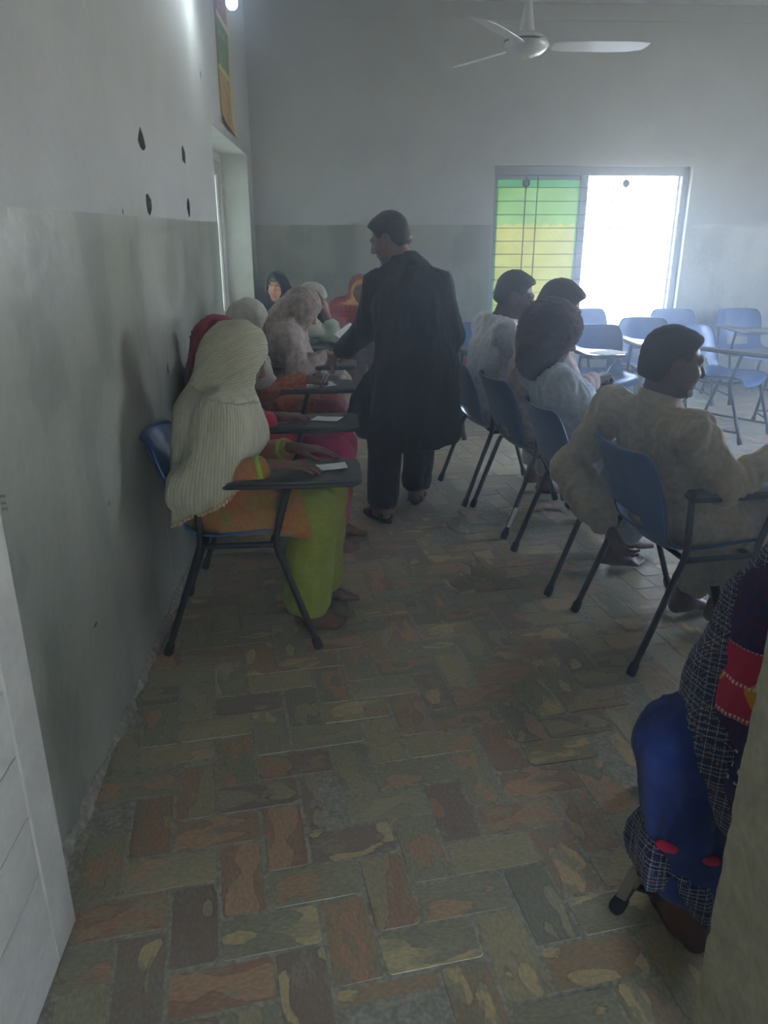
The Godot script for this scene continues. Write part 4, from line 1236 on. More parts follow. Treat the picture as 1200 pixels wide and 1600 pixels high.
func shalwar_mesh(J: Dictionary, o: Dictionary) -> MB:
	var s: float = J.s; var w: float = o.get("legs", 1.0)
	var b := bounds(J, 0.22)
	b[1].y = J.hip.y + 0.16
	var f := Field.new(b[0], b[1], o.get("cell", 0.013))
	f.cap(J.hjL, J.hjR, 0.115 * s, 0.115 * s)
	for q in ["L", "R"]:
		f.cap(J["hj" + q], J["kn" + q], 0.105 * s * w, 0.088 * s * w, 0.04)
		var a: Vector3 = J["an" + q] + (J["kn" + q] - J["an" + q]) * o.get("hem", 0.10)
		f.cap(J["kn" + q], a, 0.090 * s * w, o.get("ankle", 0.072) * s * w, 0.03)
		if o.has("bag"): f.cap(J["kn" + q].lerp(a, 0.5) + Vector3(-0.03, 0, 0), a + Vector3(-0.03, 0.03, 0), 0.075 * s * w, 0.07 * s * w, 0.05)
		f.ell(a + (J["an" + q] - J["kn" + q]).normalized() * 0.085 * s, Vector3.ONE * 0.062 * s, 0.01, Basis(), 1)
	if o.has("leg_cuts"):
		for e in o.leg_cuts: f.cut(e[0], e[1])
	var m := f.mesh()
	folds(m, o.get("seed", 1) + 3, o.get("leg_fold", 0.006), Vector3(11, 3.5, 11))
	return m

# a shawl over head and shoulders, open at the face
func shawl_mesh(J: Dictionary, o: Dictionary) -> MB:
	var s: float = J.s
	var b := bounds(J, 0.24)
	var f := Field.new(b[0], b[1], o.get("cell", 0.012))
	var hb: Basis = J.hb; var hd: Vector3 = J.head
	var hs: float = J.hs
	var puff: float = o.get("puff", 0.016)
	var chest: Vector3 = J.hip.lerp(J.neck, 0.62)
	f.ell(hd + hb * (Vector3(-0.016, 0.026, 0) * hs), Vector3(0.104, 0.102, 0.086) * hs + Vector3.ONE * puff, 0.02, hb)
	f.cap(hd + hb * (Vector3(0.0, -0.03, 0) * hs), J.neck + Vector3(-0.005, -0.02, 0), 0.088 * hs + puff * 0.4, 0.098, 0.04)
	f.cap(hd + hb * (Vector3(-0.05, -0.02, 0) * hs), J.neck + Vector3(-0.06, -0.05, 0), 0.075 * hs + puff, 0.08, 0.05)
	f.cap(J.shL, J.shR, 0.080 * s, 0.080 * s, 0.05)
	for q in ["L", "R"]:
		f.cap(J.neck, J["sh" + q], 0.095 * s, 0.082 * s, 0.04)
		if o.get("arms", true): f.cap(J["sh" + q], J["sh" + q].lerp(J["el" + q], o.get("reach", 0.85)), 0.086 * s, 0.082 * s, 0.04)
	var ax: Vector3 = (J.shR - J.shL).normalized()
	for q in [-1.0, 1.0]: f.cap(chest + ax * 0.07 * q * s, J.neck + ax * 0.06 * q * s - Vector3(0, 0.05, 0), 0.135 * s, 0.085 * s, 0.05)
	if o.get("long", false):
		for q in [-1.0, 1.0]: f.cap(J.hip + Vector3(0, 0.0, 0.07 * q) * s, chest + ax * 0.07 * q * s, 0.145 * s, 0.135 * s, 0.05)
	if o.has("extra"):
		for e in o.extra: f.cap(e[0], e[1], e[2], e[3], e[4] if e.size() > 4 else 0.04)
	if o.has("cuts"):
		for e in o.cuts: f.cut(e[0], e[1])
	# the face looks out of it
	f.ell(hd + hb * (Vector3(0.122, -0.018, 0) * hs), Vector3(0.085, o.get("face_h", 0.098), o.get("face_w", 0.064)) * hs, 0.012, hb, 1)
	var m := f.mesh()
	folds(m, o.get("seed", 1) + 9, o.get("fold", 0.005), o.get("freq", Vector3(10, 4, 10)))
	return m

func skin_mat() -> StandardMaterial3D:
	if not mats.has("skin"):
		var m := plain(Color.WHITE, 0.52); m.vertex_color_use_as_albedo = true
		mats.skin = m
		var h := plain(srgb(24, 22, 22), 0.55); mats.hair = h
	return mats.skin

func person(called: String, label: String, at: Vector3, yaw: float, J: Dictionary, male: bool, skin: Color, group := "") -> Node3D:
	var t := thing(called, label, "person", at, yaw, group)
	part("body", body_mesh(J, male, skin), skin_mat(), t)
	return t

func ring(p: Vector3, d: Vector3, r: float, thick: float, wide: float) -> MB:   # a bangle or a cuff band
	var m := MB.new()
	m.lathe(Transform3D(aim(d, Vector3.UP) * Basis(Vector3(0, 0, 1), -PI / 2), p), PackedVector2Array([Vector2(r, -wide), Vector2(r + thick, -wide * 0.6), Vector2(r + thick, wide * 0.6), Vector2(r, wide)]), 18)
	return m

func paint(m: MB, how: Callable) -> void:
	for i in m.v.size(): m.col[i] = how.call(m.v[i], m.n[i])

func sheet(called: String, at: Vector3, yaw: float, w: float, l: float, label: String, category := "paper", lines := 0, tilt := Vector3.ZERO) -> Node3D:
	# a sheet with a slight curl, lines of writing as thin raised ink
	var t := thing(called, label, category, at, yaw)
	t.rotation_degrees = Vector3(tilt.x, yaw, tilt.z)
	var m := MB.new()
	var n := 6
	for i in n:
		var a := -l * 0.5 + l * i / n; var b := -l * 0.5 + l * (i + 1) / n
		var ya := 0.0012 + 0.0045 * pow(float(i) / n, 3.0); var yb := 0.0012 + 0.0045 * pow(float(i + 1) / n, 3.0)
		m.quad(Vector3(a, ya, w / 2), Vector3(b, yb, w / 2), Vector3(b, yb, -w / 2), Vector3(a, ya, -w / 2))
		m.quad(Vector3(a, ya - 0.001, -w / 2), Vector3(b, yb - 0.001, -w / 2), Vector3(b, yb - 0.001, w / 2), Vector3(a, ya - 0.001, w / 2))
	part("page", m, mats.paper, t)
	for k in lines:
		var q := MB.new(); var z := -w * 0.36 + w * 0.72 * k / maxf(lines - 1, 1)
		q.box(Vector3(-l * 0.40, 0.0012, z - 0.0006), Vector3(l * (0.1 + 0.05 * (k % 3)), 0.0018, z + 0.0006))
		part("writing", q, mats.ink, t)
	return t

func pen(a: Vector3, b: Vector3, c: Color, label: String) -> void:
	var t := thing("pen", label, "pen", a)
	var m := MB.new(); m.tube(PackedVector3Array([Vector3.ZERO, (b - a) * 0.08, (b - a) * 0.12, b - a]), PackedFloat32Array([0.0008, 0.0035, 0.0042, 0.0042]), 8)
	part("barrel", m, plain(c, 0.35), t)
	var k := MB.new(); k.bar((b - a) * 0.68, (b - a) * 1.02, 0.005, 8)
	part("cap", k, plain(c.darkened(0.4), 0.35), t)

func build_people() -> void:
	head_m = make_head(true); head_f = make_head(false); hair_short = make_hair(); foot_t = make_foot()
	hand_flat = make_hand([8.0, 12.0, 8.0], 0.1); hand_grip = make_hand([48.0, 62.0, 34.0], 0.9); hand_rest = make_hand([22.0, 30.0, 18.0], 0.4)
	skin_mat()
	build_women()
	build_men()
	build_small_things()

func build_women() -> void:
	var wg := "women seated along the left wall"
	# --- nearest woman: cream ribbed shawl, orange and green printed kurta, lime shalwar
	var o := {"s": 0.90, "hip": Vector3(-0.10, 0.55, 0), "neck": Vector3(-0.045, 0.925, 0), "head": Vector3(0.022, 1.062, 0.0), "hp": 24.0, "hy": 6.0, "hs": 0.90,
		"wrR": Vector3(0.150, 0.722, 0.205), "elR": Vector3(-0.062, 0.672, 0.215), "wrL": Vector3(0.215, 0.724, -0.01), "hintL": Vector3(-0.5, -0.7, -0.5),
		"hdR": Vector3(1, -0.10, -0.06), "hdL": Vector3(1, -0.08, 0.16), "handR": hand_flat, "handL": hand_flat,
		"knR": Vector3(0.285, 0.505, 0.10), "knL": Vector3(0.32, 0.505, -0.085), "anR": Vector3(0.24, 0.075, 0.075), "anL": Vector3(0.30, 0.075, -0.15), "ftR": -2.0, "ftL": 4.0}
	var J := seated(o)
	var at := Vector3(-0.379, 0, -2.82)
	var t := person("person", "nearest woman in cream ribbed shawl and lime trousers, hands on tablet", at, 1.0, J, false, lin(92, 64, 50), wg)
	var print_tex := mottle(101, 0.022, [[0.0, srgb(132, 106, 48)], [0.36, srgb(146, 114, 50)], [0.46, srgb(160, 88, 50)], [0.56, srgb(164, 78, 54)], [0.62, srgb(150, 108, 82)], [0.72, srgb(118, 122, 50)], [1.0, srgb(106, 112, 46)]], 256, 0.12)
	var pm := triplanar(print_tex, 1.6, 0.9, false); pm.rim_enabled = true; pm.rim = 0.2
	part("kurta", kurta_mesh(J, {"seed": 5, "fat": 1.0, "lap": 0.80, "sleeve": 0.72, "cuff": 0.045, "cell": 0.010, "fold": 0.006, "freq": Vector3(10, 8, 10),
		"extra": [[Vector3(-0.05, 0.50, 0.17), Vector3(0.22, 0.50, 0.175), 0.05, 0.04], [Vector3(0.18, 0.50, 0.17), Vector3(0.265, 0.44, 0.165), 0.045, 0.02]]}), pm, t)
	var lime := cloth(111, srgb(124, 132, 46), 0.06, 0.2)
	part("shalwar", shalwar_mesh(J, {"seed": 6, "legs": 1.0, "ankle": 0.092, "hem": 0.13, "cell": 0.010, "bag": true, "leg_fold": 0.007}), lime, t)
	for q in ["R", "L"]:
		var p: Vector3 = J["el" + q].lerp(J["wr" + q], 0.74)
		part("cuff", ring(p, J["wr" + q] - J["el" + q], 0.042, 0.006, 0.010), plain(srgb(128, 168, 52), 0.8), t)
	# shawl: horizontal ribs round the head, upright ribs below the shoulder fold
	var hem_p := Vector3(0.10, 0.665, 0); var hem_n := Vector3(0.52, -1, 0.0)
	var sh := shawl_mesh(J, {"seed": 7, "long": true, "cell": 0.0085, "puff": 0.018, "fold": 0.0075, "freq": Vector3(7.5, 2.6, 7.5), "face_w": 0.06,
		"extra": [[Vector3(-0.12, 0.86, 0.06), Vector3(-0.20, 0.50, 0.10), 0.10, 0.10], [Vector3(-0.12, 0.86, -0.06), Vector3(-0.19, 0.50, -0.08), 0.10, 0.10], [Vector3(-0.19, 0.62, 0.12), Vector3(-0.235, 0.46, 0.15), 0.08, 0.055], [Vector3(-0.03, 0.84, 0.16), Vector3(-0.10, 0.64, 0.20), 0.08, 0.09], [Vector3(-0.10, 0.66, 0.20), Vector3(-0.17, 0.64, 0.22), 0.085, 0.075], [Vector3(0.0, 0.90, 0.05), Vector3(0.03, 0.80, 0.03), 0.085, 0.085]],
		"cuts": [[hem_p, hem_n], [Vector3(-0.262, 0, 0), Vector3(-1, 0.06, 0)]]})
	for i in sh.v.size():
		var p := sh.v[i]
		if p.y > 0.955 - 0.25 * (p.x + 0.05): sh.uv[i] = Vector2(p.x * 3.0, p.y * 1.05 - p.x * 0.45 - absf(p.z) * 0.30)
		else: sh.uv[i] = Vector2(p.y * 3.0, atan2(p.z, p.x + 0.06) * 0.24 + p.y * 0.10)
		var d := (p - hem_p).dot(hem_n.normalized())
		if d > -0.016 and p.y < 0.72: sh.col[i] = Color(0.80, 0.60, 0.42)
	var im := Image.create(64, 256, false, Image.FORMAT_RGB8)
	var nz := field_bytes(121, 0.05, 64, 256, 3)
	for y in 256:
		for x in 64:
			var rib := 0.5 + 0.5 * cos(TAU * y / 256.0 * 24.0)
			var fine := 0.5 + 0.5 * cos(TAU * y / 256.0 * 72.0)
			var k := 0.87 + 0.10 * rib + 0.03 * fine + 0.05 * (nz[y * 64 + x] / 127.5 - 1.0)
			im.set_pixel(x, y, Color(0.70 * k, 0.69 * k, 0.575 * k))
	var him := Image.create(8, 256, false, Image.FORMAT_L8)
	for y in 256:
		for x in 8: him.set_pixel(x, y, Color.WHITE * (0.5 + 0.5 * cos(TAU * y / 256.0 * 24.0)))
	var rm := StandardMaterial3D.new(); rm.albedo_texture = ImageTexture.create_from_image(im); rm.roughness = 0.95; rm.vertex_color_use_as_albedo = true
	rm.heightmap_enabled = true; rm.heightmap_texture = ImageTexture.create_from_image(him); rm.heightmap_scale = 0.18
	rm.uv1_scale = Vector3(1, 4.0, 1); rm.rim_enabled = true; rm.rim = 0.2
	part("shawl", sh, rm, t)
	# crocheted edge: beads along the hem
	var trim := MB.new(); var hem := []
	for i in sh.v.size():
		var d := (sh.v[i] - hem_p).dot(hem_n.normalized())
		if absf(d + 0.003) < 0.006 and sh.v[i].z > 0.04 and sh.v[i].y < 0.72: hem.append(sh.v[i])
	hem.sort_custom(func(a, b): return a.z - a.x * 0.2 > b.z - b.x * 0.2)
	var kept := []
	for p in hem:
		var ok := true
		for q in kept:
			if p.distance_to(q) < 0.012: ok = false; break
		if ok: kept.append(p)
	for p in kept: trim.ball(p, Vector3(0.0055, 0.0055, 0.004), 6, 4)
	if kept.size() > 0: part("lace_trim", trim, plain(srgb(196, 166, 130), 0.9), t)

	# --- second: red shawl with tufted edge, pink kurta, magenta shalwar
	J = seated({"s": 0.92, "hip": Vector3(-0.14, 0.55, 0), "neck": Vector3(-0.205, 0.885, 0), "head": Vector3(-0.170, 1.008, 0.0), "hp": 14.0, "hs": 0.88,
		"wrR": Vector3(0.10, 0.715, 0.20), "hdR": Vector3(1, -0.05, -0.12), "handR": hand_rest, "wrL": Vector3(0.13, 0.60, -0.06),
		"knR": Vector3(0.34, 0.50, 0.085), "knL": Vector3(0.36, 0.50, -0.10), "anR": Vector3(0.30, 0.075, 0.07), "anL": Vector3(0.34, 0.075, -0.12)})
	at = Vector3(-0.36, 0, -3.60)
	t = person("person", "woman in crimson red shawl and magenta trousers, second along left wall", at, 0.0, J, false, lin(104, 72, 58), wg)
	part("kurta", kurta_mesh(J, {"seed": 15, "sleeve": 0.74, "lap": 0.6}), cloth(131, srgb(196, 44, 66), 0.16), t)
	part("shalwar", shalwar_mesh(J, {"seed": 16}), cloth(133, srgb(162, 30, 74), 0.14), t)
	var red := cloth(135, srgb(140, 26, 38), 0.16)
	var s2 := shawl_mesh(J, {"seed": 17, "fold": 0.006, "reach": 0.7, "face_w": 0.066, "cuts": [[Vector3(0, 0.70, 0), Vector3(0.2, -1, 0)]]})
	for i in s2.v.size():
		# black inner band round the face
		var q: Vector3 = J.hb.transposed() * (s2.v[i] - J.head)
		if q.x > 0.028 and q.x < 0.085 and q.y > -0.02: s2.col[i] = Color(0.10, 0.12, 0.14)
	part("shawl", s2, red, t)
	var tuft := MB.new(); var ntu := 0
	for i in range(0, s2.v.size(), 7):
		var p := s2.v[i]
		if p.x < -0.27 and p.y > 0.72 and absf(p.z) < 0.10 and ntu < 60: tuft.ball(p, Vector3.ONE * 0.007, 5, 4); ntu += 1
	if ntu > 0: part("tufts", tuft, plain(srgb(120, 20, 34), 0.95), t)
	part("finger_ring", ring(J.wrR + J.hdR.normalized() * 0.125 + Vector3(0, 0.0, 0.012), Vector3(1, -0.3, 0), 0.0085, 0.0022, 0.003), plain(srgb(214, 184, 110), 0.25, 1.0), t)

	# --- third: pale veil, orange sleeve, writing
	J = seated({"s": 0.92, "hip": Vector3(-0.12, 0.55, 0), "neck": Vector3(-0.175, 0.895, 0), "head": Vector3(-0.130, 1.012, 0.0), "hp": 22.0, "hs": 0.88,
		"wrR": Vector3(0.185, 0.722, 0.20), "hdR": Vector3(1, -0.06, 0.06), "handR": hand_grip, "huR": Vector3(0, 0.9, 0.45), "wrL": Vector3(0.12, 0.60, -0.06)})
	at = Vector3(-0.36, 0, -4.47)
	t = person("person", "woman with pale veil and orange sleeves writing, third along left wall", at, 0.0, J, false, lin(104, 70, 54), wg)
	var om := triplanar(mottle(141, 0.06, [[0.2, srgb(150, 62, 30)], [0.5, srgb(178, 84, 38)], [0.62, srgb(196, 140, 66)], [0.8, srgb(160, 66, 34)]], 128, 0.14), 3.0, 0.9, false)
	part("kurta", kurta_mesh(J, {"seed": 25, "sleeve": 0.82, "lap": 0.75}), om, t)
	part("shalwar", shalwar_mesh(J, {"seed": 26}), cloth(143, srgb(150, 62, 52), 0.2), t)
	part("shawl", shawl_mesh(J, {"seed": 27, "fold": 0.006, "cuts": [[Vector3(0, 0.70, 0), Vector3(0.1, -1, 0)]]}), cloth(145, srgb(176, 172, 156), 0.12), t)
	pen(at + Vector3(0.285, 0.700, 0.205), at + Vector3(0.335, 0.790, 0.225), srgb(210, 214, 216), "white pen in hand of woman with orange sleeve")

	# --- fourth: tan and white patterned shawl, bent over her tablet
	J = seated({"s": 0.98, "hip": Vector3(-0.10, 0.55, 0.02), "neck": Vector3(0.005, 0.895, 0.03), "head": Vector3(0.105, 1.005, 0.045), "hp": 34.0, "hy": -4.0, "hs": 0.94,
		"wrR": Vector3(0.24, 0.735, 0.14), "hdR": Vector3(1, 0.02, -0.1), "handR": hand_flat, "wrL": Vector3(0.25, 0.712, 0.0), "hdL": Vector3(1, 0, 0.3)})
	at = Vector3(-0.32, 0, -5.25)
	t = person("person", "woman in tan and white patterned shawl bending over her tablet", at, -3.0, J, false, lin(150, 104, 84), wg)
	var pt := mottle(151, 0.03, [[0.0, srgb(118, 105, 92)], [0.26, srgb(104, 92, 80)], [0.32, srgb(134, 120, 106)], [0.66, srgb(142, 128, 114)], [0.72, srgb(182, 172, 162)], [0.80, srgb(160, 124, 122)], [1.0, srgb(136, 124, 110)]], 256, 0.10, 3)
	var s4m := triplanar(pt, 2.6, 0.92, false); s4m.vertex_color_use_as_albedo = true
	part("kurta", kurta_mesh(J, {"seed": 35, "sleeve": 0.9, "lap": 0.7}), s4m, t)
	part("shalwar", shalwar_mesh(J, {"seed": 36}), cloth(153, srgb(134, 120, 100), 0.15), t)
	var s4 := shawl_mesh(J, {"seed": 37, "fold": 0.009, "freq": Vector3(8, 5, 8), "reach": 1.0, "puff": 0.024, "long": true,
		"extra": [[J.elR, J.elR.lerp(J.wrR, 0.55), 0.088, 0.075], [Vector3(-0.02, 0.98, 0.05), Vector3(-0.12, 0.84, 0.10), 0.085, 0.10]], "cuts": [[Vector3(0, 0.62, 0), Vector3(0.1, -1, 0)]]})
	for i in s4.v.size():
		# a white printed stripe runs over the head and down the shoulder
		var q := s4.v[i]
		var along := q.x + 0.075 - 0.10 * (q.y - 0.8)
		if absf(along) < 0.010 and q.y < 0.95: s4.col[i] = Color(2.2, 2.15, 2.15)
		elif along < -0.010 and along > -0.07 and q.y < 0.98: s4.col[i] = Color(1.7, 1.6, 1.62)
		elif absf(q.x - 0.035 - 0.35 * (1.08 - q.y)) < 0.014 and q.y > 0.93: s4.col[i] = Color(2.1, 2.05, 2.05)
	part("shawl", s4, s4m, t)
	part("bangle", ring(J.wrR - (J.wrR - J.elR).normalized() * 0.01, J.wrR - J.elR, 0.031, 0.003, 0.004), plain(srgb(150, 40, 50), 0.3), t)

	# --- fifth: old woman, hand at her forehead
	J = seated({"s": 0.95, "hip": Vector3(-0.08, 0.55, 0.0), "neck": Vector3(0.09, 0.89, 0.0), "head": Vector3(0.175, 1.005, 0.02), "hp": 30.0, "hy": -8.0, "hs": 0.90,
		"elR": Vector3(0.335, 0.735, 0.13), "wrR": Vector3(0.285, 0.915, 0.115), "hdR": Vector3(-0.25, 1.0, -0.3), "huR": Vector3(0.9, 0.2, 0.4), "handR": hand_flat,
		"wrL": Vector3(0.36, 0.712, 0.02), "hdL": Vector3(1, 0, 0.2), "handL": hand_flat})
	at = Vector3(-0.35, 0, -6.02)
	t = person("person", "old woman with pale green sleeve holding her hand to her forehead", at, 0.0, J, false, lin(140, 98, 80), wg)
	part("kurta", kurta_mesh(J, {"seed": 45, "sleeve": 0.45, "cuff": 0.06, "lap": 0.7}), cloth(161, srgb(150, 160, 136), 0.2), t)
	part("shalwar", shalwar_mesh(J, {"seed": 46, "cell": 0.016}), cloth(163, srgb(140, 146, 126), 0.2), t)
	part("shawl", shawl_mesh(J, {"seed": 47, "cell": 0.014, "reach": 0.35, "cuts": [[Vector3(0, 0.74, 0), Vector3(0.1, -1, 0)]]}), cloth(165, srgb(160, 158, 142), 0.15), t)

	# --- in the corner: black headscarf over an olive band
	J = seated({"s": 0.97, "neck": Vector3(0.0, 0.93, 0.09), "head": Vector3(0.06, 1.03, 0.160), "hp": 4.0, "hy": -14.0, "hintR": Vector3(-0.6, -0.9, -0.3), "wrR": Vector3(0.18, 0.715, 0.13), "hs": 0.92, "cell": 0.016})
	at = Vector3(-0.35, 0, -7.06)
	t = person("person", "woman in black headscarf with olive brow band looking up in corner", at, -90.0, J, false, lin(206, 152, 126), wg)
	part("kurta", kurta_mesh(J, {"seed": 55, "cell": 0.018}), cloth(171, srgb(46, 46, 54), 0.2), t)
	part("shalwar", shalwar_mesh(J, {"seed": 56, "cell": 0.018}), mats_cloth("dark", 172, srgb(52, 50, 56)), t)
	part("headscarf", shawl_mesh(J, {"seed": 57, "cell": 0.012, "face_w": 0.078, "face_h": 0.108, "cuts": [[Vector3(0, 0.66, 0), Vector3(0, -1, 0)]]}), cloth(173, srgb(38, 42, 50), 0.2), t)
	var bf := Field.new(J.head - Vector3.ONE * 0.16, J.head + Vector3.ONE * 0.16, 0.006)
	bf.ell(J.head + J.hb * Vector3(-0.008, 0.028, 0), Vector3(0.106, 0.100, 0.084), 0.01, J.hb)
	bf.cut(J.head + J.hb * Vector3(0.09, 0.05, 0), J.hb * Vector3(-0.35, -1, 0)); bf.cut(J.head + J.hb * Vector3(0.0, 0, 0), J.hb * Vector3(-1, 0.0, 0))
	var bmsh := bf.mesh()
	for i in bmsh.v.size():
		var q: Vector3 = J.hb.transposed() * (bmsh.v[i] - J.head)
		var d := q.y - 0.05 + 0.35 * (q.x - 0.09)
		bmsh.col[i] = lin(178, 158, 92) if d < 0.012 else (lin(46, 44, 40) if d < 0.02 else lin(112, 108, 88))
	part("brow_band", bmsh, skin_mat(), t)

	# --- against the far wall: yellow and maroon shawl
	J = seated({"s": 0.97, "neck": Vector3(0.02, 0.90, 0.06), "head": Vector3(0.065, 1.02, 0.05), "hp": 14.0, "hy": 6.0, "hs": 0.92, "wrL": Vector3(0.26, 0.70, -0.02), "wrR": Vector3(0.24, 0.71, 0.15)})
	at = Vector3(0.26, 0, -7.0)
	t = person("person", "woman in maroon shawl with yellow border beside the standing man", at, -90.0, J, false, lin(98, 66, 58), wg)
	part("kurta", kurta_mesh(J, {"seed": 65, "cell": 0.016}), cloth(181, srgb(112, 46, 44), 0.2), t)
	part("shalwar", shalwar_mesh(J, {"seed": 66, "cell": 0.018}), cloth(182, srgb(96, 72, 56), 0.2), t)
	var s7 := shawl_mesh(J, {"seed": 67, "cell": 0.011, "puff": 0.004, "face_w": 0.085, "face_h": 0.112, "reach": 0.8, "cuts": [[Vector3(0, 0.62, 0), Vector3(0, -1, 0)]]})
	for i in s7.v.size():
		var q: Vector3 = J.hb.transposed() * (s7.v[i] - J.head)
		var yel := (q.x > 0.05 and q.y > -0.11) or s7.v[i].y < 0.66
		s7.col[i] = lin(206, 152, 46) if yel else (lin(130, 44, 46) if sin(s7.v[i].y * 160.0) + sin(s7.v[i].z * 150.0) > -0.9 else lin(164, 76, 70))
	part("shawl", s7, skin_mat(), t)

	# --- beside the door jamb: navy and purple printed shawl, blue shalwar with ruffled printed cuff
	J = seated({"s": 1.0, "hip": Vector3(-0.12, 0.56, -0.02), "neck": Vector3(-0.16, 1.0, 0), "head": Vector3(-0.13, 1.13, 0), "hs": 0.93,
		"knL": Vector3(0.195, 0.50, -0.245), "anL": Vector3(0.125, 0.078, -0.255), "ftL": -58.0, "knR": Vector3(0.12, 0.50, 0.04), "anR": Vector3(0.0, 0.078, 0.08), "wrL": Vector3(0.06, 0.66, -0.10), "wrR": Vector3(0.02, 0.63, 0.0)})
	at = Vector3(0.995, 0, -1.40)
	t = person("person", "woman in navy patterned shawl and royal blue trousers behind door jamb", at, 150.0, J, false, lin(92, 58, 46), "")
	var bl := cloth(191, srgb(18, 46, 124), 0.16, 0.3)
	part("shalwar", shalwar_mesh(J, {"seed": 76, "cell": 0.0095, "legs": 1.02, "ankle": 0.085, "hem": 0.30, "leg_fold": 0.006}), bl, t)
	var ajrak := ajrak_material()
	var kt := kurta_mesh(J, {"seed": 75, "lap": 0.55, "sleeve": 0.85, "cell": 0.011, "fold": 0.006, "freq": Vector3(7, 4, 7)})
	part("kurta", kt, ajrak[0], t)
	# hanging shawl over the near shoulder and lap
	var b := bounds(J, 0.2)
	var f := Field.new(b[0], b[1], 0.010)
	f.cap(Vector3(-0.04, 0.95, -0.08), Vector3(0.085, 0.78, -0.12), 0.07, 0.065)
	f.cap(Vector3(0.085, 0.78, -0.12), Vector3(0.070, 0.62, -0.225), 0.065, 0.08)
	f.cap(Vector3(0.070, 0.62, -0.225), Vector3(0.045, 0.50, -0.27), 0.085, 0.09)
	f.cap(Vector3(0.045, 0.50, -0.27), Vector3(0.0, 0.40, -0.28), 0.085, 0.06)
	f.cap(Vector3(-0.1, 0.9, -0.10), Vector3(-0.06, 0.45, -0.18), 0.10, 0.12)
	var hang := f.mesh(); folds(hang, 77, 0.008, Vector3(7, 2.5, 7))
	for i in hang.v.size(): hang.uv[i] = Vector2(hang.v[i].x * 2.2 + hang.v[i].z * 1.0, -hang.v[i].y * 2.2)
	part("shawl", hang, ajrak[1], t)
	# printed front panel of the kurta that falls beside it
	var pf := Field.new(b[0], b[1], 0.010)
	pf.cap(Vector3(0.02, 0.93, -0.05), Vector3(0.115, 0.78, -0.10), 0.05, 0.05)
	pf.cap(Vector3(0.115, 0.78, -0.10), Vector3(0.145, 0.64, -0.185), 0.05, 0.062)
	pf.cap(Vector3(0.145, 0.64, -0.185), Vector3(0.140, 0.53, -0.255), 0.066, 0.078)
	pf.cap(Vector3(0.140, 0.53, -0.255), Vector3(0.075, 0.40, -0.285), 0.075, 0.05)
	var pm2 := pf.mesh(); folds(pm2, 79, 0.006, Vector3(7, 2.5, 7))
	part("kurta_front", pm2, ajrak[0], t)
	# ruffled cuff of the trouser leg
	var cf := MB.new()
	var c0: Vector3 = J.anL + (J.knL - J.anL) * 0.40 + Vector3(0.02, 0, 0)
	var prev := []
	for i in 65:
		var a := TAU * i / 64.0
		var row := []
		for j in 5:
			var v := j / 4.0
			var r := 0.084 + 0.026 * sin(v * PI * 0.8) + 0.016 * sin(a * 6.0 + v * 2.0) * v + 0.008 * sin(a * 11.0 + 1.0) * v
			var pc := c0 + Vector3(-0.012 * v, 0.055 - 0.135 * v + 0.020 * sin(a * 4.0 + 0.6) * v, 0)
			row.append(pc + Vector3(cos(a) * r, 0.018 * cos(a), sin(a) * r * 0.9))
		if prev:
			for j in 4: cf.quad(prev[j + 1], row[j + 1], row[j], prev[j], Vector2((i - 1) / 16.0, (j + 1) / 6.0), Vector2(i / 16.0, (j + 1) / 6.0), Vector2(i / 16.0, j / 6.0), Vector2((i - 1) / 16.0, j / 6.0))
		prev = row
	cf.renormal()
	part("ruffled_cuff", cf, ajrak[0], t)
	for q in [Vector3(0.020, 0.062, -0.088), Vector3(-0.060, 0.052, -0.075)]:
		var pk := MB.new(); pk.ball(c0 + q, Vector3(0.024, 0.013, 0.012), 10, 6)
		part("applique", pk, plain(srgb(206, 34, 78), 0.85), t)

func mats_cloth(key: String, sd: int, c: Color) -> StandardMaterial3D:
	if not mats.has(key): mats[key] = cloth(sd, c)
	return mats[key]

func ajrak_material() -> Array:
	# navy block print with rows of white dashes; and a banded one with purple weave and a pink and gold border
	var out := []
	for kind in 2:
		var n := 256
		var im := Image.create(n, n, false, Image.FORMAT_RGB8)
		var g := field_bytes(201 + kind, 0.08, n, n, 3)
		for y in n:
			for x in n:
				var c := srgb(20, 28, 62)
				if g[y * n + x] > 150: c = srgb(36, 26, 66)
				var band := y * 8 / n
				if kind == 1:
					c = srgb(46, 26, 74) if (x / 3 + y / 2) % 3 else srgb(92, 24, 66)
					if g[y * n + x] > 140: c = srgb(26, 32, 84)
					if band == 3 or band == 4:
						c = srgb(176, 30, 62)
						var dx := float((x % 64) - 32); var dy := float(y - n / 2)
						if absf(dx) + absf(dy) * 1.2 < 18.0: c = srgb(210, 150, 48)
						if y % 31 < 3 or y == 96 or y == 159: c = srgb(226, 214, 204) if x % 5 < 3 else c
					if band == 6:
						c = srgb(22, 34, 78)
						if (x % 12 < 5) and ((y + x / 3) % 14 < 5): c = srgb(206, 204, 206)
				else:
					var row := y % 11; var col := x % 22
					if row < 3 and x % 6 < 4 and (y / 11) % 4 != 3: c = srgb(186, 190, 204)
					if col < 3 and y % 7 < 4: c = srgb(176, 182, 200)
					if (x / 22 + y / 22) % 5 == 0 and (x % 22 - 11) * (x % 22 - 11) + (y % 22 - 11) * (y % 22 - 11) < 16: c = srgb(190, 120, 60)
				im.set_pixel(x, y, c)
		var m := StandardMaterial3D.new(); m.albedo_texture = ImageTexture.create_from_image(im); m.roughness = 0.92
		if kind == 0:
			m.uv1_triplanar = true; m.uv1_scale = Vector3.ONE * 5.0
		out.append(m)
	out[0].rim_enabled = true; out[0].rim = 0.15
	return out

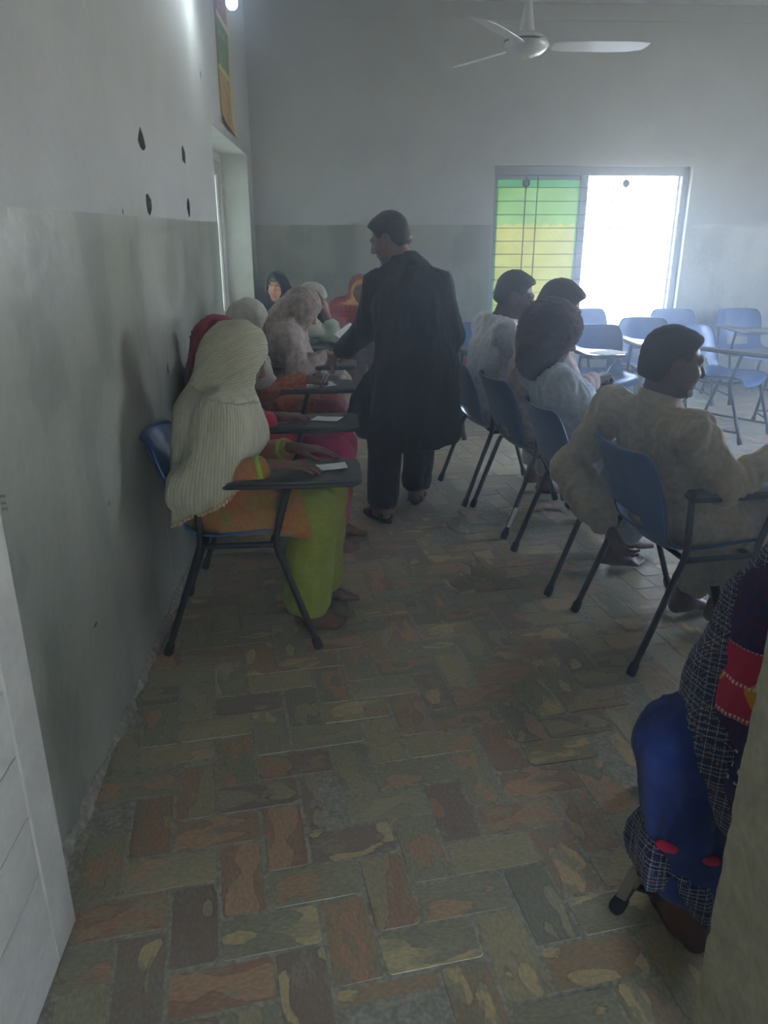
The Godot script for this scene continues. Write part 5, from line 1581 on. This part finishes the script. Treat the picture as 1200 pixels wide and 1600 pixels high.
func build_men() -> void:
	var mg := "men seated in the row on the right"
	# --- nearest man: cream shirt, arm hooked over the chair back
	var J := seated({"s": 1.0, "hip": Vector3(-0.055, 0.56, 0.0), "neck": Vector3(-0.150, 0.925, -0.02), "head": Vector3(-0.120, 1.068, -0.012), "hp": 8.0, "hy": -12.0, "hs": 0.96,
		"shL": Vector3(-0.235, 0.885, -0.195), "shR": Vector3(-0.115, 0.865, 0.165), "elL": Vector3(-0.345, 0.62, -0.275), "wrL": Vector3(-0.26, 0.45, -0.10), "hdL": Vector3(0.4, -0.8, 0.5), "huL": Vector3(-1, 0, 0),
		"elR": Vector3(-0.015, 0.69, 0.235), "wrR": Vector3(0.22, 0.79, 0.20), "hdR": Vector3(1, 0.2, 0), "handR": hand_rest,
		"knR": Vector3(0.33, 0.50, 0.13), "knL": Vector3(0.32, 0.50, -0.12), "anR": Vector3(0.20, 0.12, 0.0), "anL": Vector3(0.14, 0.085, -0.15), "ftR": 10.0})
	var at := Vector3(1.283, 0, -2.60)
	var t := person("person", "nearest man in cream shirt with cropped hair, seen from behind", at, 6.5, J, true, lin(92, 68, 60), mg)
	var cream := cloth(211, srgb(176, 164, 138), 0.08, 0.2)
	part("shirt", kurta_mesh(J, {"seed": 85, "fat": 0.98, "sleeve": 0.90, "cuff": 0.052, "lap": 0.62, "cell": 0.009, "fold": 0.0105, "freq": Vector3(8, 3.6, 8),
		"extra": [[J.elL, J.elL.lerp(J.wrL, 0.6), 0.064, 0.070]]}), cream, t)
	part("shalwar", shalwar_mesh(J, {"seed": 86, "hem": 0.16}), cloth(213, srgb(170, 164, 146), 0.08), t)
	# stand-up collar: a band round the neck with a fold
	var co := MB.new(); var pr := []
	var nk: Vector3 = J.neck + Vector3(0.0, 0.03, 0)
	for i in 41:
		var a := TAU * i / 40.0
		var dirv := Vector3(cos(a), 0, sin(a))
		var k := 0.010 * cos(a)
		var row := [nk + dirv * 0.086 + Vector3(0.005, -0.034 - k, 0), nk + dirv * 0.076 + Vector3(0.0, -0.006 - k, 0), nk + dirv * 0.067 + Vector3(-0.002, 0.012 - k * 2.0, 0), nk + dirv * 0.060 + Vector3(-0.002, 0.006 - k * 2.0, 0)]
		if pr:
			for j in 3: co.quad(row[j], pr[j], pr[j + 1], row[j + 1])
		pr = row
	co.renormal()
	part("collar", co, cream, t)
	part("hair", crop_hair(J, 0.0), plain(srgb(46, 38, 38), 0.8), t)
	var bd := MB.new()
	for i in 26:
		var a := i / 25.0 * PI - PI / 2
		bd.ball(J.head + J.hb * (Vector3(0.055 + 0.032 * cos(a), -0.098 + 0.02 * (1.0 - cos(a)), 0.046 * sin(a)) * 0.96), Vector3(0.010, 0.013, 0.008), 6, 4)
	part("beard", bd, plain(srgb(150, 146, 142), 0.9), t)

	# --- light blue shirt, dark scarf wrapped round the head
	J = seated({"s": 1.0, "hip": Vector3(-0.05, 0.56, -0.03), "neck": Vector3(-0.215, 0.925, -0.12), "head": Vector3(-0.200, 1.065, -0.15), "hp": 18.0, "hy": -6.0, "hs": 0.96,
		"wrR": Vector3(0.155, 0.775, -0.02), "wrL": Vector3(0.14, 0.76, -0.14), "hintR": Vector3(-0.3, -0.9, 0.3), "hdR": Vector3(1, 0.15, -0.2), "handR": hand_grip, "handL": hand_grip,
		"anR": Vector3(0.10, 0.10, 0.02), "anL": Vector3(0.22, 0.10, -0.14)})
	J.s = 1.0
	at = Vector3(1.16, 0, -3.24)
	t = person("person", "person in light blue shirt with dark plum scarf wrapped round head", at, 4.5, J, true, lin(86, 58, 52), mg)
	part("shirt", kurta_mesh(J, {"seed": 95, "fat": 1.03, "sleeve": 0.75, "lap": 0.6, "cell": 0.010, "fold": 0.010, "freq": Vector3(8, 3.6, 8)}), cloth(221, srgb(168, 180, 196), 0.1), t)
	part("shalwar", shalwar_mesh(J, {"seed": 96, "hem": 0.2}), cloth(223, srgb(150, 160, 176), 0.1), t)
	var tf := Field.new(J.head - Vector3.ONE * 0.24, J.head + Vector3.ONE * 0.24, 0.009)
	tf.ell(J.head + J.hb * Vector3(-0.02, 0.03, 0), Vector3(0.135, 0.125, 0.118), 0.02, J.hb)
	tf.cap(J.head + Vector3(-0.05, -0.03, 0.0), J.head + Vector3(-0.07, -0.10, 0.02), 0.105, 0.085, 0.04)
	tf.cap(J.head + Vector3(-0.10, 0.0, 0.03), J.head + Vector3(-0.11, -0.12, 0.04), 0.05, 0.03, 0.04)
	tf.ell(J.head + J.hb * Vector3(0.12, -0.03, 0), Vector3(0.09, 0.09, 0.068), 0.012, J.hb, 1)
	var tm := tf.mesh(); folds(tm, 97, 0.008, Vector3(16, 20, 16))
	part("head_scarf", tm, cloth(225, srgb(56, 42, 60), 0.2), t)

	# --- pinkish shirt, dark turban-like hair, writing
	J = seated({"s": 1.05, "hip": Vector3(-0.05, 0.56, 0.0), "neck": Vector3(-0.025, 0.985, -0.03), "head": Vector3(0.075, 1.120, -0.055), "hp": 26.0, "hy": -16.0, "hs": 1.02,
		"wrR": Vector3(0.215, 0.775, 0.11), "elR": Vector3(0.045, 0.745, 0.205), "hdR": Vector3(1, 0.25, -0.3), "handR": hand_grip, "wrL": Vector3(0.22, 0.72, -0.02), "handL": hand_flat})
	at = Vector3(1.083, 0, -3.92)
	t = person("person", "man in pinkish cream shirt with thick dark hair, bending to write", at, 9.0, J, true, lin(82, 58, 56), mg)
	part("shirt", kurta_mesh(J, {"seed": 105, "fat": 1.02, "sleeve": 0.86, "lap": 0.6, "cell": 0.011, "fold": 0.009, "freq": Vector3(7, 6, 7)}), cloth(231, srgb(186, 168, 168), 0.08), t)
	part("shalwar", shalwar_mesh(J, {"seed": 106, "hem": 0.2}), cloth(233, srgb(170, 156, 152), 0.1), t)
	part("hair", crop_hair(J, 1.5), mats.hair, t)
	pen(at + Vector3(0.28, 0.775, 0.055), at + Vector3(0.335, 0.885, 0.065), srgb(200, 204, 210), "pen held by man in pinkish shirt")

	# --- white shirt at the far end
	J = seated({"s": 1.06, "hip": Vector3(-0.05, 0.56, 0.0), "neck": Vector3(-0.055, 1.015, 0.01), "head": Vector3(0.045, 1.155, 0.028), "hp": 18.0, "hy": -24.0, "hs": 0.98,
		"wrR": Vector3(0.16, 0.99, 0.12), "hdR": Vector3(-0.2, 1, -0.2), "huR": Vector3(1, 0.2, 0), "handR": hand_rest, "wrL": Vector3(0.20, 0.70, -0.05)})
	at = Vector3(0.96, 0, -4.42)
	t = person("person", "man in white shirt at far end of row, hand before mouth", at, 8.5, J, true, lin(92, 66, 60), mg)
	part("shirt", kurta_mesh(J, {"seed": 115, "fat": 1.04, "sleeve": 0.7, "lap": 0.6, "cell": 0.010, "fold": 0.010, "freq": Vector3(8, 3.2, 8)}), cloth(241, srgb(214, 216, 220), 0.05), t)
	part("shalwar", shalwar_mesh(J, {"seed": 116, "hem": 0.2}), cloth(243, srgb(196, 198, 204), 0.06), t)
	part("hair", crop_hair(J, 0.7), mats.hair, t)

	build_standing_man()

func crop_hair(J: Dictionary, thick: float) -> MB:
	var m := MB.new()
	var k: float = J.hs * (0.985 + 0.03 * thick)
	m.add(hair_short, Transform3D(J.hb * Basis.from_scale(Vector3.ONE * k), J.head + J.hb * Vector3(-0.002, 0.004 * thick, 0)))
	return m

func build_standing_man() -> void:
	var at := Vector3(0.37, 0, -4.12)
	var J := {"s": 1.0, "hs": 0.95}
	J.hip = Vector3(0.05, 0.84, 0.04); J.neck = Vector3(0.005, 1.335, -0.05)
	J.head = Vector3(-0.085, 1.458, -0.095)
	J.hb = Basis(Vector3(0, 1, 0), deg_to_rad(158)) * Basis(Vector3(0, 0, 1), -deg_to_rad(24))
	J.shL = Vector3(-0.145, 1.235, -0.06); J.shR = Vector3(0.165, 1.235, -0.02)
	J.elL = Vector3(-0.205, 0.99, -0.20); J.wrL = Vector3(-0.345, 0.835, -0.385)
	J.elR = Vector3(0.235, 0.98, 0.03); J.wrR = Vector3(0.19, 0.76, -0.07)
	J.hjL = Vector3(-0.04, 0.83, 0.07); J.hjR = Vector3(0.13, 0.83, 0.0)
	J.knL = Vector3(-0.115, 0.46, 0.10); J.knR = Vector3(0.095, 0.46, -0.10)
	J.anL = Vector3(-0.135, 0.085, 0.17); J.anR = Vector3(0.08, 0.085, -0.13)
	J.ftL = 118.0; J.ftR = 78.0
	J.hdL = J.wrL - J.elL; J.hdR = Vector3(-0.3, -0.9, -0.4); J.huL = Vector3(-0.3, 1, 0.2); J.huR = Vector3(1, 0, 0)
	J.handL = hand_rest; J.handR = hand_rest
	var t := person("person", "standing man in black tunic and trousers leaning over the desks", at, 0.0, J, true, lin(120, 88, 74))
	var black := cloth(251, srgb(24, 24, 31), 0.02, 0.08)
	black.rim_tint = 1.0
	# knee-length tunic: shoulders, sleeves, a long skirt that swings out to the right and forward on the left
	var b := bounds(J, 0.24)
	var f := Field.new(b[0], b[1], 0.0105)
	var chest: Vector3 = J.hip.lerp(J.neck, 0.62)
	var ax: Vector3 = (J.shR - J.shL).normalized()
	f.cap(J.shL, J.shR, 0.058, 0.058, 0.05)
	f.cap(J.shL.lerp(J.neck, 0.6), J.shR.lerp(J.neck, 0.6), 0.062, 0.062, 0.06)
	f.cap(chest, J.neck + Vector3(0, 0.0, 0), 0.12, 0.066, 0.05)
	for q in [-1.0, 1.0]:
		f.cap(J.hip + ax * 0.07 * q, chest + ax * 0.085 * q, 0.128, 0.118, 0.05)
		f.cap(J.hip + ax * 0.07 * q, Vector3(0.02 + 0.085 * q, 0.40, 0.05), 0.130, 0.125, 0.06)
	f.cap(J.hip + Vector3(0.12, -0.05, 0.02), Vector3(0.245, 0.46, 0.06), 0.09, 0.055, 0.06)
	f.cap(J.hip + Vector3(-0.13, -0.05, -0.04), Vector3(-0.225, 0.58, -0.14), 0.07, 0.055, 0.05)
	f.cap(Vector3(-0.17, 0.70, -0.10), Vector3(-0.275, 0.52, -0.20), 0.06, 0.035, 0.05)
	f.cap(Vector3(-0.10, 0.74, -0.05), Vector3(-0.20, 0.46, -0.09), 0.09, 0.06, 0.05)
	f.cap(Vector3(-0.20, 0.60, -0.12), Vector3(-0.22, 0.45, -0.14), 0.06, 0.045, 0.06)
	for q in ["L", "R"]:
		f.cap(J["sh" + q], J["el" + q], 0.074, 0.064, 0.035)
		f.cap(J["el" + q], J["el" + q].lerp(J["wr" + q], 0.88), 0.062, 0.052, 0.02)
	f.cut(Vector3(0.05, 0.385, 0), Vector3(0.12, -1, 0.0))
	f.ell(J.neck + Vector3(-0.03, 0.075, -0.03), Vector3(0.062, 0.05, 0.062), 0.01, Basis(), 1)
	var km := f.mesh(); folds(km, 253, 0.009, Vector3(8, 2.2, 8))
	part("tunic", km, black, t)
	var co := MB.new(); var pr := []
	var nk: Vector3 = J.neck + Vector3(-0.014, 0.045, -0.012)
	for i in 37:
		var a := TAU * i / 36.0
		var d := Vector3(cos(a), 0, sin(a))
		var k := -0.014 * cos(a)
		var row := [nk + d * 0.088 + Vector3(0.012, -0.038 - k, 0), nk + d * 0.078 + Vector3(0, -0.012 - k, 0), nk + d * 0.068 + Vector3(-0.006, 0.008 - k, 0), nk + d * 0.062 + Vector3(-0.006, 0.002 - k, 0)]
		if pr:
			for j in 3: co.quad(row[j], pr[j], pr[j + 1], row[j + 1])
		pr = row
	co.renormal(); part("collar", co, black, t)
	# loose trousers
	var g := Field.new(Vector3(-0.42, 0.0, -0.36), Vector3(0.36, 0.98, 0.36), 0.0105)
	for q in ["L", "R"]:
		g.cap(J["hj" + q], J["kn" + q], 0.115, 0.092, 0.03)
		g.cap(J["kn" + q], J["an" + q] + Vector3(0, 0.045, 0), 0.090, 0.080, 0.03)
		g.ell(J["an" + q] + Vector3(0, -0.025, 0), Vector3(0.06, 0.07, 0.06), 0.01, Basis(), 1)
	g.cut(Vector3(0, 0.062, 0), Vector3(0, -1, 0))
	var tm := g.mesh(); folds(tm, 255, 0.007, Vector3(10, 2.5, 10))
	part("trousers", tm, black, t)
	part("hair", crop_hair(J, 1.0), mats.hair, t)
	# sandals: sole, strap over the instep, back strap
	for q in ["L", "R"]:
		var bs := Basis(Vector3(0, 1, 0), deg_to_rad(J["ft" + q]))
		var o := Vector3(J["an" + q].x, 0, J["an" + q].z)
		var so := MB.new()
		var outl := PackedVector2Array()
		for i in 24:
			var a := TAU * i / 24.0
			outl.append(Vector2(0.052 + 0.135 * cos(a), (0.047 + 0.008 * cos(a)) * sin(a)))
		so.slab(outl, 0.0, 0.014, 0.003)
		var tr := Transform3D(bs, o)
		var mm := MB.new(); mm.add(so, tr)
		for band in [[0.085, 0.034, 0.044], [0.060, 0.046, 0.042], [-0.035, 0.042, 0.036]]:
			var path := PackedVector3Array()
			for i in 13:
				var a := PI * i / 12.0
				path.append(tr * Vector3(band[0], 0.012 + band[1] * sin(a), band[2] * cos(a) * 1.1))
			mm.tube(path, PackedFloat32Array([0.009]), 6)
		var sd := part("sandal", mm, plain(srgb(20, 18, 18), 0.5), t)
		sd.set_meta("label", "black strapped sandal")
	sheet("paper_sheet", at + Vector3(-0.30, 0.93, -0.50), 60.0, 0.10, 0.16, "white paper slip held by the standing man", "paper", 0, Vector3(28, 0, 20))

func build_small_things() -> void:
	# cards and papers on the tablets
	sheet("answer_card", Vector3(-0.030, 0.684, -2.705), 8.0, 0.075, 0.115, "small white card under nearest woman's fingers", "card", 3)
	sheet("paper_sheet", Vector3(-0.05, 0.684, -3.47), -20.0, 0.09, 0.13, "pale paper under ringed hand of woman in red shawl", "paper", 2)
	sheet("paper_sheet", Vector3(-0.10, 0.684, -4.30), 15.0, 0.12, 0.17, "white paper under pen of third woman along wall", "paper", 4)
	sheet("paper_sheet", Vector3(1.40, 0.684, -3.72), 10.0, 0.15, 0.21, "paper on tablet of pinkish shirted man", "paper", 4)
	sheet("paper_sheet", Vector3(1.34, 0.80, -3.27), 20.0, 0.10, 0.15, "paper held up by person in light blue shirt", "paper", 2, Vector3(0, 0, 28))
	sheet("paper_sheet", Vector3(1.93, 0.684, -5.40), 30.0, 0.16, 0.22, "white paper lying on empty tablet behind the men", "paper", 3)
	# orange bag on the seat between the rows
	var bg := MB.new()
	var f := Field.new(Vector3(-0.22, -0.05, -0.2), Vector3(0.22, 0.26, 0.2), 0.012)
	f.cap(Vector3(-0.08, 0.07, 0), Vector3(0.08, 0.07, 0.0), 0.075, 0.07); f.cap(Vector3(-0.05, 0.10, 0.02), Vector3(0.06, 0.15, -0.02), 0.06, 0.05); f.cut(Vector3.ZERO, Vector3(0, -1, 0))
	bg = f.mesh(); folds(bg, 301, 0.012, Vector3(12, 12, 12))
	var o := thing("cloth_bag", "orange red cloth bag on chair behind the men's row", "bag", Vector3(1.14, 0.466, -5.92), 20.0)
	part("bag_body", bg, cloth(303, srgb(206, 66, 40), 0.2), o)
	var h := bend([Vector3(-0.06, 0.12, 0.02), Vector3(-0.04, 0.20, 0.01), Vector3(0.05, 0.21, 0.0), Vector3(0.07, 0.13, -0.01)], 0.006, 6)
	part("handle", h, plain(srgb(150, 40, 30), 0.9), o)

const LAMP := 0.022
func _ready() -> void:
	rng.seed = 1
	# camera
	var cam := Camera3D.new(); cam.name = "camera"; add_child(cam)
	cam.fov = rad_to_deg(2.0 * atan(800.0 / 1195.0)); cam.near = 0.05; cam.far = 200.0
	cam.position = Vector3(0, 1.5, 0)
	cam.rotation_degrees = Vector3(-20.2, -3.5, 0)
	cam.current = true
	# sky and exposure
	var env := Environment.new()
	var sky := Sky.new(); var sm := ProceduralSkyMaterial.new()
	sm.sky_top_color = Color(0.80, 0.88, 1.0); sm.sky_horizon_color = Color(0.96, 0.98, 1.0); sm.ground_horizon_color = Color(0.9, 0.88, 0.84); sm.ground_bottom_color = Color(0.75, 0.72, 0.66)
	sm.sky_energy_multiplier = 1.0; sm.sun_angle_max = 1.0
	sky.sky_material = sm
	env.background_mode = Environment.BG_SKY; env.sky = sky
	env.background_energy_multiplier = 9.0
	env.tonemap_mode = Environment.TONE_MAPPER_LINEAR; env.tonemap_exposure = 4.9
	env.sdfgi_enabled = true; env.ssao_enabled = true; env.ssil_enabled = true
	# dusty air
	env.volumetric_fog_enabled = true; env.volumetric_fog_density = 0.075; env.volumetric_fog_albedo = Color(0.82, 0.9, 1.0); env.volumetric_fog_anisotropy = 0.65
	var we := WorldEnvironment.new(); we.name = "environment"; we.environment = env; add_child(we)
	make_materials()
	build_room()
	build_floor()
	build_fan()
	build_lamp()
	build_banner()
	build_chairs()
	build_people()
